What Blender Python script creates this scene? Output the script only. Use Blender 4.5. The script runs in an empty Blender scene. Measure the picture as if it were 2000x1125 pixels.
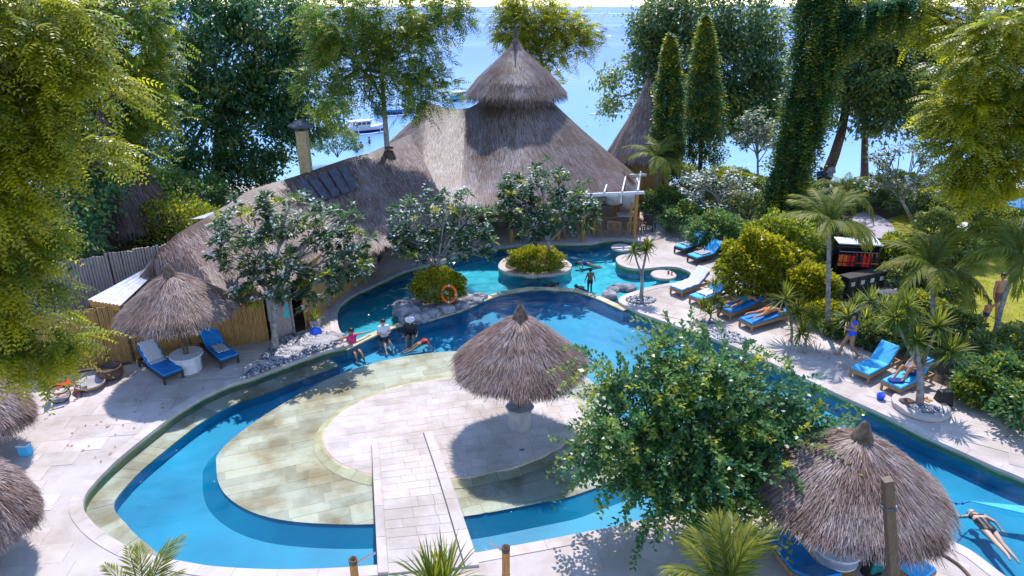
import bpy, math, random
import numpy as np
from mathutils import Vector, Matrix
from mathutils.geometry import tessellate_polygon
random.seed(5); rng = np.random.default_rng(7)
S = bpy.context.scene; COL = S.collection
R = math.radians

# ------------------------------------------------------------------ camera, sky, sun, exposure
CAM_H, FPX, CX, CY = 11.4, 1333.0, 1000.0, 562.5
PITCH = math.atan((CY-12.0)/FPX); CP, SP = math.cos(PITCH), math.sin(PITCH)
cam = bpy.data.cameras.new('camera'); camo = bpy.data.objects.new('camera', cam); COL.objects.link(camo)
cam.sensor_width = 36; cam.lens = 36*FPX/2000; cam.clip_start = .1; cam.clip_end = 60000
camo.location = (0, 0, CAM_H); camo.rotation_euler = (R(90)-PITCH, 0, 0); S.camera = camo
SUN_EL, SUN_AZ = 58.5, 1.0            # degrees; azimuth from +Y, positive to the right
W = bpy.data.worlds.new('World'); S.world = W; W.use_nodes = True
nt = W.node_tree; bg = nt.nodes['Background']; sky = nt.nodes.new('ShaderNodeTexSky'); sky.sky_type = 'NISHITA'
sky.sun_disc = False; sky.sun_elevation = R(SUN_EL); sky.sun_rotation = R(SUN_AZ); sky.air_density = 1.0; sky.dust_density = 0; sky.ozone_density = 1.5
tn = nt.nodes.new('ShaderNodeVectorMath'); tn.operation = 'MULTIPLY'; tn.inputs[1].default_value = (.97, .97, 1.04); nt.links.new(sky.outputs[0], tn.inputs[0]); nt.links.new(tn.outputs[0], bg.inputs[0]); bg.inputs[1].default_value = .15
sl = bpy.data.lights.new('sun', 'SUN'); sl.energy = 2.45; sl.angle = R(.53); sl.color = (1, .95, .93)
so = bpy.data.objects.new('sun', sl); COL.objects.link(so)
sd = Vector((math.sin(R(SUN_AZ))*math.cos(R(SUN_EL)), math.cos(R(SUN_AZ))*math.cos(R(SUN_EL)), math.sin(R(SUN_EL))))
so.rotation_euler = sd.to_track_quat('Z', 'Y').to_euler(); so.location = sd*80
S.view_settings.view_transform = 'Standard'; S.view_settings.look = 'None'; S.view_settings.exposure = 1.3; S.view_settings.gamma = 1
S.cycles.max_bounces = 8; S.cycles.diffuse_bounces = 5; S.cycles.glossy_bounces = 3; S.cycles.transmission_bounces = 3; S.cycles.transparent_max_bounces = 10
S.cycles.use_denoising = True; S.cycles.sample_clamp_indirect = 8

# ------------------------------------------------------------------ pixels (2000 x 1125) to places
def ray(px, py):
    u, v = (px-CX)/FPX, -(py-CY)/FPX
    return np.array([u, CP+v*SP, -SP+v*CP])
def P(px, py, z=0.0):                   # where the pixel's ray meets the level z
    d = ray(px, py); return d*((z-CAM_H)/d[2])+np.array([0, 0, CAM_H])
def PY(px, py, Y):                      # where it stands Y metres off
    d = ray(px, py); return d*(Y/d[1])+np.array([0, 0, CAM_H])
def MPP(Y, z=3): return (Y*CP+(CAM_H-z)*SP)/FPX      # metres per photo pixel there

# ------------------------------------------------------------------ mesh helpers
def nrmz(a): return a/np.maximum(np.linalg.norm(a, axis=-1, keepdims=True), 1e-9)
def A(*v): return np.array(v, float)
class MB:
    def __init__(s): s.v = []; s.f = []; s.n = 0
    def add(s, v, f):
        v = np.asarray(v, float); s.v.append(v); s.f += [tuple(i+s.n for i in q) for q in f]; s.n += len(v); return s
    def box(s, c, size, rz=0, M=None, top=1.0):
        x, y, z = np.array(size)/2
        v = np.array([(-x,-y,-z),(x,-y,-z),(x,y,-z),(-x,y,-z),(-x*top,-y*top,z),(x*top,-y*top,z),(x*top,y*top,z),(-x*top,y*top,z)])
        if rz: cr, sr = math.cos(rz), math.sin(rz); v = v@np.array([[cr, sr, 0], [-sr, cr, 0], [0, 0, 1]])
        if M is not None: v = v@np.array(M).T
        return s.add(v+np.array(c), [(3,2,1,0),(4,5,6,7),(0,1,5,4),(1,2,6,5),(2,3,7,6),(3,0,4,7)])
    def bar(s, a, b, w, h=None, up=(0,0,1)):       # rectangular bar from a to b
        a, b = np.array(a, float), np.array(b, float); h = h or w
        d = nrmz(b-a); u = np.array(up, float)
        if abs(d@u) > .95: u = A(0, 1, 0)
        x = nrmz(np.cross(d, u)); y = np.cross(x, d)
        q = [(-w/2,-h/2),(w/2,-h/2),(w/2,h/2),(-w/2,h/2)]
        v = [a+x*i+y*j for i, j in q]+[b+x*i+y*j for i, j in q]
        return s.add(v, [(0,1,2,3),(7,6,5,4),(0,4,5,1),(1,5,6,2),(2,6,7,3),(3,7,4,0)])
    def tube(s, pts, rad, n=8, cap=True, wob=0):
        pts = np.array(pts, float); rad = np.broadcast_to(np.array(rad, float), (len(pts),))
        t = nrmz(np.gradient(pts, axis=0)); ref = A(.3, .9, .2) if abs(t[0][2]) > .8 else A(0, 0, 1)
        V = []
        for i in range(len(pts)):
            x = nrmz(np.cross(t[i], ref)); y = np.cross(t[i], x)
            for k in range(n):
                a = 2*math.pi*k/n; r = rad[i]*(1+(wob*(random.random()-.5) if wob else 0))
                V.append(pts[i]+(x*math.cos(a)+y*math.sin(a))*r)
        F = [(i*n+k, i*n+(k+1) % n, (i+1)*n+(k+1) % n, (i+1)*n+k) for i in range(len(pts)-1) for k in range(n)]
        if cap: F += [tuple(range(n))[::-1], tuple((len(pts)-1)*n+k for k in range(n))]
        return s.add(V, F)
    def lathe(s, prof, c=(0,0,0), n=24, jit=0, cap=False):
        V = []; c = np.array(c, float)
        for r, z in prof:
            for k in range(n):
                a = 2*math.pi*k/n; V.append(c+A(r*math.cos(a), r*math.sin(a), z))
        m = len(prof); F = [(i*n+k, i*n+(k+1) % n, (i+1)*n+(k+1) % n, (i+1)*n+k) for i in range(m-1) for k in range(n)]
        if cap: F += [tuple(range(n))[::-1], tuple((m-1)*n+k for k in range(n))]
        return s.add(V, F)
    def prism(s, poly, z0, z1, bottom=False):
        n = len(poly); V = [(p[0], p[1], z1) for p in poly]+[(p[0], p[1], z0) for p in poly]
        F = [(k, n+k, n+(k+1) % n, (k+1) % n) for k in range(n)]+[tuple(range(n))]
        if bottom: F.append(tuple(range(2*n-1, n-1, -1)))
        return s.add(V, F)
    def sheet(s, loops, z):
        vs = [[Vector((p[0], p[1], 0)) for p in L] for L in loops]; flat = [p for L in loops for p in L]
        F = []
        for t in tessellate_polygon(vs):
            a, b, c = (flat[i] for i in t); F.append(tuple(t) if (b[0]-a[0])*(c[1]-a[1])-(b[1]-a[1])*(c[0]-a[0]) > 0 else tuple(t)[::-1])
        return s.add([(p[0], p[1], z) for p in flat], F)
    def ball(s, c, r, n=10, m=7, noise=0):
        r = np.broadcast_to(np.array(r, float), (3,)); prof = [(math.sin(math.pi*i/m), -math.cos(math.pi*i/m)) for i in range(m+1)]
        prof[0] = (.02, -1); prof[-1] = (.02, 1); t = MB().lathe(prof, n=n, cap=True); v = t.v[0]*r
        if noise: v = v*(1+noise*(rng.random((len(v), 1))-.5))
        return s.add(v+np.array(c), t.f)
def raw_mesh(name, V, F, rnd=None, smooth=False):
    V = np.asarray(V, np.float32); me = bpy.data.meshes.new(name)
    if isinstance(F, np.ndarray):
        k = F.shape[1]; me.vertices.add(len(V)); me.vertices.foreach_set('co', V.ravel())
        me.loops.add(F.size); me.loops.foreach_set('vertex_index', F.astype(np.int32).ravel())
        me.polygons.add(len(F)); me.polygons.foreach_set('loop_start', np.arange(0, F.size, k, dtype=np.int32)); me.update(calc_edges=True)
    else: me.from_pydata(V.tolist(), [], F); me.update()
    if rnd is not None: me.attributes.new('rnd', 'FLOAT', 'POINT').data.foreach_set('value', np.asarray(rnd, np.float32))
    if smooth: me.polygons.foreach_set('use_smooth', np.ones(len(me.polygons), bool))
    return me
def tagit(o, label=None, cat=None, group=None, kind=None):
    if label: o['label'] = label
    if cat: o['category'] = cat
    if group: o['group'] = group
    if kind: o['kind'] = kind
    return o
def link(name, me, mat, parent=None, **kw):
    o = bpy.data.objects.new(name, me); COL.objects.link(o)
    if me is not None and mat is not None and not me.materials: me.materials.append(mat)
    if parent is not None: o.parent = parent
    return tagit(o, **kw)
def obj(name, mb, mat, parent=None, world=False, smooth=False, bevel=0, loc=None, **kw):
    V = np.concatenate(mb.v)
    if world and parent is not None:
        base = parent.location if parent.parent is None else parent.location+parent.parent.location
        V = V-np.array(base)
    if world and parent is None and loc is not None: V = V-np.array(loc)
    o = link(name, raw_mesh(name, V, mb.f, smooth=smooth), mat, parent, **kw)
    if loc is not None: o.location = loc
    if bevel:
        m = o.modifiers.new('bevel', 'BEVEL'); m.width = bevel; m.segments = 2; m.limit_method = 'ANGLE'
    return o
def thing(name, label, cat, loc=(0,0,0), rz=0, group=None):
    o = bpy.data.objects.new(name, None); COL.objects.link(o); o.empty_display_size = .2
    o.location = [float(x) for x in loc]; o.rotation_euler = (0, 0, rz); return tagit(o, label, cat, group)
def copy_tree(o, parent=None):
    c = o.copy(); COL.objects.link(c); c.parent = parent
    for ch in list(o.children): copy_tree(ch, c)
    return c
def structure(name, mb, mat, **kw): return obj(name, mb, mat, kind='structure', **kw)

# ------------------------------------------------------------------ materials
def newmat(name):
    m = bpy.data.materials.new(name); m.use_nodes = True; n = m.node_tree.nodes; return m, n, m.node_tree.links, n['Principled BSDF']
def ramp(n, stops):
    r = n.new('ShaderNodeValToRGB'); e = r.color_ramp.elements
    while len(e) < len(stops): e.new(.5)
    for k, (p, c) in enumerate(stops): e[k].position = p; e[k].color = (*c, 1)
    return r
def stone(name, c1, c2, scale=3, rough=.8, bump=.15, bscale=40, objrand=.0, c3=None, spec=.3, stain=0):
    m, n, l, b = newmat(name)
    g = n.new('ShaderNodeNewGeometry'); ns = n.new('ShaderNodeTexNoise'); ns.inputs['Scale'].default_value = scale; ns.inputs['Detail'].default_value = 6
    l.new(g.outputs['Position'], ns.inputs['Vector'])
    st = [(.35, c1), (.65, c2)] if c3 is None else [(.3, c1), (.52, c2), (.72, c3)]
    r = ramp(n, st); l.new(ns.outputs[0], r.inputs[0]); col = r.outputs[0]
    if objrand:
        oi = n.new('ShaderNodeObjectInfo'); mr = n.new('ShaderNodeMapRange'); mr.inputs[3].default_value = 1-objrand; mr.inputs[4].default_value = 1+objrand*.5
        l.new(oi.outputs['Random'], mr.inputs[0]); mx = n.new('ShaderNodeVectorMath'); mx.operation = 'SCALE'
        l.new(col, mx.inputs[0]); l.new(mr.outputs[0], mx.inputs['Scale']); col = mx.outputs[0]
    if stain:                           # weathering: blotches with a shape of their own
        sn = n.new('ShaderNodeTexNoise'); sn.inputs['Scale'].default_value = .55; sn.inputs['Detail'].default_value = 8; sn.inputs['Roughness'].default_value = .65; l.new(g.outputs['Position'], sn.inputs['Vector'])
        sr = ramp(n, [(.40, (1-stain, 1-stain*1.15, 1-stain*1.35)), (.56, (1, 1, 1))]); l.new(sn.outputs[0], sr.inputs[0]); sm_ = n.new('ShaderNodeVectorMath'); sm_.operation = 'MULTIPLY'; l.new(col, sm_.inputs[0]); l.new(sr.outputs[0], sm_.inputs[1]); col = sm_.outputs[0]
    l.new(col, b.inputs['Base Color']); b.inputs['Roughness'].default_value = rough; b.inputs['Specular IOR Level'].default_value = spec
    if bump:
        n2 = n.new('ShaderNodeTexNoise'); n2.inputs['Scale'].default_value = bscale; n2.inputs['Detail'].default_value = 4; l.new(g.outputs['Position'], n2.inputs['Vector'])
        bp = n.new('ShaderNodeBump'); bp.inputs['Strength'].default_value = bump; bp.inputs['Distance'].default_value = .02; l.new(n2.outputs[0], bp.inputs['Height']); l.new(bp.outputs[0], b.inputs['Normal'])
    return m
def plain(name, c, rough=.6, metal=0, var=.12, scale=8, spec=.4):
    m, n, l, b = newmat(name); g = n.new('ShaderNodeNewGeometry'); ns = n.new('ShaderNodeTexNoise'); ns.inputs['Scale'].default_value = scale; ns.inputs['Detail'].default_value = 5
    l.new(g.outputs['Position'], ns.inputs['Vector']); r = ramp(n, [(.3, tuple(x*(1-var) for x in c)), (.7, tuple(min(1, x*(1+var)) for x in c))])
    l.new(ns.outputs[0], r.inputs[0]); l.new(r.outputs[0], b.inputs['Base Color']); b.inputs['Roughness'].default_value = rough; b.inputs['Metallic'].default_value = metal; b.inputs['Specular IOR Level'].default_value = spec
    return m
def leafmat(name, stops, trans=.45, rough=.38, tboost=1.6, spec=.5, patch=None):
    m, n, l, b = newmat(name); at = n.new('ShaderNodeAttribute'); at.attribute_name = 'rnd'
    r = ramp(n, [(k/(len(stops)-1), c) for k, c in enumerate(stops)]); l.new(at.outputs['Fac'], r.inputs[0])
    if patch:                           # older, browner patches
        tc = n.new('ShaderNodeNewGeometry'); pn = n.new('ShaderNodeTexNoise'); pn.inputs['Scale'].default_value = patch[0]; pn.inputs['Detail'].default_value = 5; l.new(tc.outputs['Position'], pn.inputs['Vector']); pr = ramp(n, [(.42, patch[1]), (.6, (1, 1, 1))]); l.new(pn.outputs[0], pr.inputs[0]); pm = n.new('ShaderNodeVectorMath'); pm.operation = 'MULTIPLY'; l.new(r.outputs[0], pm.inputs[0]); l.new(pr.outputs[0], pm.inputs[1]); r = pm
    l.new(r.outputs[0], b.inputs['Base Color']); b.inputs['Roughness'].default_value = rough; b.inputs['Specular IOR Level'].default_value = spec
    t = n.new('ShaderNodeBsdfTranslucent'); vm = n.new('ShaderNodeVectorMath'); vm.operation = 'SCALE'; vm.inputs['Scale'].default_value = tboost
    l.new(r.outputs[0], vm.inputs[0]); l.new(vm.outputs[0], t.inputs[0])
    mx = n.new('ShaderNodeMixShader'); mx.inputs[0].default_value = trans; l.new(b.outputs[0], mx.inputs[1]); l.new(t.outputs[0], mx.inputs[2]); l.new(mx.outputs[0], n['Material Output'].inputs[0])
    return m
def strawmat(name, stops, trans=.2):
    m = leafmat(name, stops, trans, rough=.5, tboost=1.3, spec=.38, patch=(1.1, (.80, .70, .62))); return m
def woodmat(name, c1, c2, scale=6):
    m, n, l, b = newmat(name); tc = n.new('ShaderNodeTexCoord'); mp = n.new('ShaderNodeMapping'); mp.inputs['Scale'].default_value = (scale*3, scale*3, scale*.4)
    l.new(tc.outputs['Object'], mp.inputs[0]); ns = n.new('ShaderNodeTexNoise'); ns.inputs['Scale'].default_value = 2; ns.inputs['Detail'].default_value = 5; l.new(mp.outputs[0], ns.inputs['Vector'])
    r = ramp(n, [(.3, c1), (.7, c2)]); l.new(ns.outputs[0], r.inputs[0]); l.new(r.outputs[0], b.inputs['Base Color']); b.inputs['Roughness'].default_value = .65; return m
def watermat(name, tint, ripple, rscale, rough=.03):
    m, n, l, b = newmat(name); n.remove(b); g = n.new('ShaderNodeNewGeometry')
    mp = n.new('ShaderNodeMapping'); mp.inputs['Scale'].default_value = (1, 1.5, 1); l.new(g.outputs['Position'], mp.inputs[0])
    a = n.new('ShaderNodeTexNoise'); a.inputs['Scale'].default_value = rscale; a.inputs['Detail'].default_value = 3; a.inputs['Distortion'].default_value = .6; l.new(mp.outputs[0], a.inputs['Vector'])
    bp = n.new('ShaderNodeBump'); bp.inputs['Strength'].default_value = 1; bp.inputs['Distance'].default_value = ripple; l.new(a.outputs[0], bp.inputs['Height'])
    fr = n.new('ShaderNodeFresnel'); fr.inputs[0].default_value = 1.34; l.new(bp.outputs[0], fr.inputs['Normal'])
    tr = n.new('ShaderNodeBsdfTransparent'); tr.inputs[0].default_value = (*tint, 1); gl = n.new('ShaderNodeBsdfGlossy'); gl.inputs['Roughness'].default_value = rough; l.new(bp.outputs[0], gl.inputs['Normal'])
    mx = n.new('ShaderNodeMixShader'); l.new(fr.outputs[0], mx.inputs[0]); l.new(tr.outputs[0], mx.inputs[1]); l.new(gl.outputs[0], mx.inputs[2]); l.new(mx.outputs[0], n['Material Output'].inputs[0])
    return m
def seamat():
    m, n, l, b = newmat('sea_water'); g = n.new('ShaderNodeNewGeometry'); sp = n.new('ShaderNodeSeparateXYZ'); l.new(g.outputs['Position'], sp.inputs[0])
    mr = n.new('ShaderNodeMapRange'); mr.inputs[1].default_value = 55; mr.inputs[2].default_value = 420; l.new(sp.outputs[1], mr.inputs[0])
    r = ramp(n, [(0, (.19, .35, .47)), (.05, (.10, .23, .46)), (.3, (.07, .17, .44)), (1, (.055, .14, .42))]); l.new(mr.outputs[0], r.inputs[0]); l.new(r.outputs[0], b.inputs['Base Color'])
    mp = n.new('ShaderNodeMapping'); mp.inputs['Scale'].default_value = (.35, 1, 1); l.new(g.outputs['Position'], mp.inputs[0])
    ns = n.new('ShaderNodeTexNoise'); ns.inputs['Scale'].default_value = .9; ns.inputs['Detail'].default_value = 5; l.new(mp.outputs[0], ns.inputs['Vector'])
    n3 = n.new('ShaderNodeTexNoise'); n3.inputs['Scale'].default_value = .004; n3.inputs['Detail'].default_value = 3; mp3 = n.new('ShaderNodeMapping'); mp3.inputs['Scale'].default_value = (.12, 1, 1); l.new(g.outputs['Position'], mp3.inputs[0]); l.new(mp3.outputs[0], n3.inputs['Vector'])
    r3 = n.new('ShaderNodeMapRange'); r3.inputs[1].default_value = .35; r3.inputs[2].default_value = .65; r3.inputs[3].default_value = .28; r3.inputs[4].default_value = .5; l.new(n3.outputs[0], r3.inputs[0]); l.new(r3.outputs[0], b.inputs['Roughness'])
    bp = n.new('ShaderNodeBump'); bp.inputs['Strength'].default_value = .6; bp.inputs['Distance'].default_value = .05; l.new(ns.outputs[0], bp.inputs['Height']); l.new(bp.outputs[0], b.inputs['Normal']); b.inputs['IOR'].default_value = 1.33; b.inputs['Specular IOR Level'].default_value = .14
    return m
M = dict(
 lime=stone('limestone', (.45,.385,.345), (.53,.465,.435), 1.3, .8, .12, 60, .10, c3=(.49,.41,.36), stain=.2),
 limeb=stone('limestone_sheet', (.42,.36,.33), (.50,.44,.41), .9, .85, .15, 50, stain=.2),
 shelfst=stone('shelf_stone', (.40,.29,.17), (.50,.43,.33), 1.1, .8, .12, 40, .2, c3=(.54,.48,.39), stain=.22),
 grout=stone('grout', (.40,.34,.26), (.50,.44,.36), 5, .9, .1, 60),
 coping=stone('coping_stone', (.32,.30,.31), (.42,.40,.40), 3, .8, .15, 50, .12),
 weir=stone('weir_stone', (.46,.36,.20), (.60,.50,.34), 2.5, .6, .15, 50, .15),
 poolblue=stone('pool_tile_blue', (.002,.18,.32), (.004,.28,.45), .4, .5, .02, 20),
 poolteal=stone('pool_tile_teal', (.008,.32,.40), (.012,.48,.58), .4, .5, .02, 20),
 poolwall=stone('pool_wall_stone', (.10,.20,.12), (.24,.28,.14), 2, .7, .2, 30),
 rock=stone('volcanic_rock', (.10,.10,.12), (.26,.25,.27), 4, .85, .8, 14, c3=(.42,.39,.40)),
 soil=stone('soil', (.035,.028,.02), (.10,.075,.05), 1.2, .95, .6, 12, c3=(.05,.06,.02)),
 sand=stone('sand', (.26,.22,.19), (.34,.30,.27), .6, .95, .3, 12),
 lawn=stone('lawn_grass', (.15,.16,.012), (.27,.26,.014), 1.6, .9, .8, 90, c3=(.33,.27,.06)),
 path=stone('path_concrete', (.32,.28,.32), (.40,.36,.40), 1.2, .9, .2, 30),
 white=plain('white_paint', (.62,.62,.66), .5), bluec=plain('blue_canvas', (.008,.20,.56), .7, var=.2, scale=5), bluel=plain('light_blue_canvas', (.05,.40,.72), .6),
 turq=plain('turquoise_board', (.02,.42,.52), .5), towel=plain('white_towelling', (.60,.60,.63), .95, var=.08, scale=14), greyt=plain('grey_towelling', (.34,.33,.36), .95),
 wicker=stone('dark_wicker', (.03,.025,.025), (.07,.06,.055), 30, .7, .5, 90), teak=woodmat('teak_wood', (.20,.11,.05), (.36,.22,.12)), post=woodmat('weathered_post', (.075,.05,.03), (.14,.10,.065)),
 orange_wood=woodmat('orange_bamboo_wood', (.36,.15,.03), (.50,.25,.06)), bamboo=woodmat('bamboo', (.26,.13,.03), (.48,.29,.10)), bambgrey=woodmat('grey_bamboo', (.24,.20,.19), (.40,.35,.34)),
 bark=stone('bark_brown', (.07,.045,.03), (.17,.12,.09), 9, .9, .7, 25), barkg=stone('bark_grey', (.17,.15,.14), (.33,.31,.30), 7, .9, .5, 25),
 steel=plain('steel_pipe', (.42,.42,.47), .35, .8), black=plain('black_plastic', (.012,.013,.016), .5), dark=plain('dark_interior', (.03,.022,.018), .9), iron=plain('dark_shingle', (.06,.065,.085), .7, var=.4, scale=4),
 red=plain('red_fabric', (.55,.015,.012), .6), orange=plain('orange_fabric', (.75,.13,.012), .6), yellow=plain('yellow_plastic', (.75,.33,.006), .5), navy=plain('navy_fabric', (.01,.03,.18), .8),
 teal=plain('teal_fabric', (.01,.17,.17), .8), pink=plain('pink_fabric', (.65,.03,.14), .8), royal=plain('royal_blue_lycra', (.01,.09,.62), .5), clay=stone('clay_pot', (.09,.05,.04), (.17,.10,.08), 6, .8, .3, 20),
 tin=plain('corrugated_tin', (.62,.62,.68), .4, .2, var=.15, scale=3), brick=stone('yellow_chimney', (.30,.22,.11), (.42,.33,.19), 6, .9, .4, 30), redf=plain('red_frond', (.30,.10,.03), .7),
 skin=plain('skin_tan', (.42,.20,.11), .5, var=.05), skin2=plain('skin_fair', (.55,.31,.22), .5, var=.05), skin3=plain('skin_dark', (.16,.08,.05), .5, var=.05), hair=plain('dark_hair', (.012,.009,.008), .5), grey_hair=plain('grey_hair', (.35,.30,.28), .6),
 straw=strawmat('thatch_straw', [(.075,.043,.03), (.24,.16,.13), (.39,.30,.275), (.57,.48,.48)]),
 straw2=strawmat('thatch_grey', [(.09,.06,.05), (.24,.185,.17), (.36,.295,.285), (.49,.425,.43)]),
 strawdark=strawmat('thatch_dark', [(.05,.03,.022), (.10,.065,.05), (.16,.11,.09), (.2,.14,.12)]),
 Lmust=leafmat('leaf_mustard', [(.06,.11,.014), (.17,.19,.012), (.31,.30,.012), (.44,.39,.014)], .52, tboost=2.1),
 Lgreen=leafmat('leaf_mid_green', [(.04,.11,.022), (.11,.18,.02), (.21,.24,.018), (.36,.33,.016)], .5, tboost=1.8),
 Ldark=leafmat('leaf_dark_green', [(.02,.085,.04), (.045,.14,.055), (.10,.19,.05), (.30,.29,.025)], .45, .4, 1.8),
 Lteal=leafmat('leaf_grey_green', [(.045,.105,.05), (.11,.18,.07), (.19,.24,.06), (.38,.34,.03)], .48, tboost=1.8),
 Lfrang=leafmat('leaf_frangipani', [(.03,.085,.045), (.08,.15,.065), (.15,.20,.05), (.46,.43,.02)], .42, .42),
 Lgloss=leafmat('leaf_glossy_small', [(.022,.085,.04), (.05,.15,.05), (.14,.22,.04), (.48,.44,.03)], .45, .33),
 Lpalm=leafmat('leaf_palm', [(.02,.065,.02), (.05,.11,.02), (.13,.16,.02), (.30,.28,.02)], .48, .5, 1.7, .25),
 Lyell=leafmat('leaf_yellow_bush', [(.06,.10,.008), (.18,.20,.008), (.33,.31,.010), (.50,.43,.012)], .45),
 Lvine=leafmat('leaf_vine', [(.02,.085,.035), (.06,.13,.04), (.20,.22,.02), (.50,.42,.018)], .48, tboost=1.8),
 petal=leafmat('petal_white', [(.70,.70,.74), (.82,.82,.84)], .3, .6, 1.0),
 wmain=watermat('pool_water', (.87,.968,.975), .008, 7), wup=watermat('pool_water_choppy', (.74,.93,.95), .01, 7, .05), sea=seamat(),
)

# ------------------------------------------------------------------ outlines traced on the ground
def cat(pts, n=4, closed=True):        # Catmull-Rom smoothing
    p = np.array(pts, float); N = len(p); out = []
    for i in range(N if closed else N-1):
        g = lambda k: p[k % N] if closed else p[min(max(k, 0), N-1)]
        a, b, c, d = g(i-1), g(i), g(i+1), g(i+2)
        for k in range(n):
            t = k/n; out.append(.5*((2*b)+(c-a)*t+(2*a-5*b+4*c-d)*t*t+(3*b-a-3*c+d)*t**3))
    if not closed: out.append(p[-1])
    return np.array(out)
def gp(pix, z=0): return [P(x, y, z)[:2] for x, y in pix]
WZ = -.15                               # water level
left_edge = [(302,1086),(249,1066),(206,1041),(178,1016),(163,990),(171,960),(213,913),(249,881),(284,853),(320,825),(347,805),(391,778),(444,753),(498,736),(569,709),(640,684),(683,672)]
weir_px = [(717,654),(774,631),(813,624),(849,615),(902,599),(938,583),(973,570),(1009,563),(1044,559),(1091,560),(1133,565),(1169,577),(1204,592)]
right_edge = [(1240,606),(1275,620),(1335,641),(1407,666),(1460,688),(1531,720),(1602,753),(1655,778),(1727,810),(1798,846),(1869,878),(1940,910),(2000,935),(2150,1005),(2300,1080)]
near_edge = [(2300,1290),(2120,1215),(2010,1150),(1961,1123),(1904,1080),(1865,1059),(1800,1030),(1700,998),(1600,980),(1500,978),(1400,986),(1300,1004),(1204,1027),(1133,1041),(1062,1055),(991,1068),(937,1078),(840,1094),(738,1103),(675,1108),(569,1112),(480,1110),(409,1105),(355,1096)]
up_edge = [(664,645),(659,620),(662,600),(682,581),(717,563),(753,546),(785,531),(820,521),(860,511),(900,499),(940,489),(973,483),(1015,478),(1062,475),(1110,476),(1151,475),(1170,472),(1187,469),(1222,468),(1255,472),(1273,480),(1262,490),(1230,495),(1208,500),(1203,508),(1212,518),(1235,524),(1265,524),(1295,521),(1322,522),(1345,530),(1351,540),(1340,549),(1300,554),(1258,563),(1207,584)]
main_loop = cat(gp(left_edge+weir_px+right_edge+near_edge))
up_loop = cat(gp(up_edge+weir_px[::-1]))
hole = cat(gp(left_edge+up_edge+right_edge+near_edge))
weir = cat(gp([(672,676)]+weir_px+[(1222,600)]), 4, False)
def inside(poly, q):
    q = np.atleast_2d(q); x, y = q[:, 0], q[:, 1]; r = np.zeros(len(q), bool); p = np.asarray(poly); j = len(p)-1
    for i in range(len(p)):
        c = ((p[i, 1] > y) != (p[j, 1] > y)); r ^= c & (x < (p[j, 0]-p[i, 0])*(y-p[i, 1])/(p[j, 1]-p[i, 1]+1e-12)+p[i, 0]); j = i
    return r
def area(p): p = np.asarray(p); return .5*np.sum(p[:, 0]*np.roll(p[:, 1], -1)-np.roll(p[:, 0], -1)*p[:, 1])
def offset(p, d):                       # outward for positive d
    p = np.asarray(p); t = nrmz(np.roll(p, -1, 0)-np.roll(p, 1, 0)); n = np.stack([t[:, 1], -t[:, 0]], 1)*np.sign(area(p)); return p+n*d

# ------------------------------------------------------------------ setting: ground, beach, sea, lawn, path
xs = [-4000, -300, -90, -45, -20, 0, 20, 45, 90, 300, 4000]
# the terrain leaves an opening where the pool is dug
deck_out = gp([(-900,780),(-60,765),(215,718),(430,678),(526,664),(560,655)])+gp([(598,642),(640,598),(733,527),(752,492)])+[A(-4.2,33.3),A(-4.2,41),A(7.3,41)]+gp([(1300,425),(1350,458),(1400,498),(1470,560),(1560,622),(1660,668),(1760,716),(1900,778),(2100,868),(2700,1130)])+[A(26,2.5),A(-26,2.5)]
deck_out = [p[:2] for p in deck_out]
soil_loop = offset(np.array(deck_out)[::1], -.25)
big = MB().sheet([[A(-4000,-300), A(4000,-300), A(4000,44), A(-4000,44)], soil_loop[::-1] if area(soil_loop) > 0 else soil_loop], -.06)
structure('ground', big, M['soil'])
bm_ = MB(); n0 = len(xs); yb = [44, 46, 49, 52, 57, 80]; zb = [-.06, -.2, -.8, -1.4, -2, -6]
bm_.add([(x, y, z) for y, z in zip(yb, zb) for x in xs], [(j*n0+i, j*n0+i+1, (j+1)*n0+i+1, (j+1)*n0+i) for j in range(5) for i in range(n0-1)])
structure('beach', bm_, M['sand'])
sx = [-30000, -3000, -300, 0, 300, 3000, 30000]; sy = [48, 120, 400, 2000, 9000, 40000]
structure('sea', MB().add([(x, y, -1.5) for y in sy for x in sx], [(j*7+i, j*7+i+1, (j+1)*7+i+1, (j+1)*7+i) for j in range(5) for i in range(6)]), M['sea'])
structure('lawn', MB().sheet([cat(gp([(1760,418),(1720,440),(1735,480),(1790,560),(1860,620),(1930,680),(2060,760),(2500,760),(2600,440),(2000,395),(1850,402)]))], -.052), M['lawn'])
structure('path', MB().sheet([cat(gp([(1668,420),(1700,414),(1745,440),(1752,500),(1805,575),(1880,640),(1960,712),(2080,800),(2000,800),(1900,725),(1815,650),(1735,590),(1690,520),(1668,465)]))], -.044), M['path'])

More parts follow.
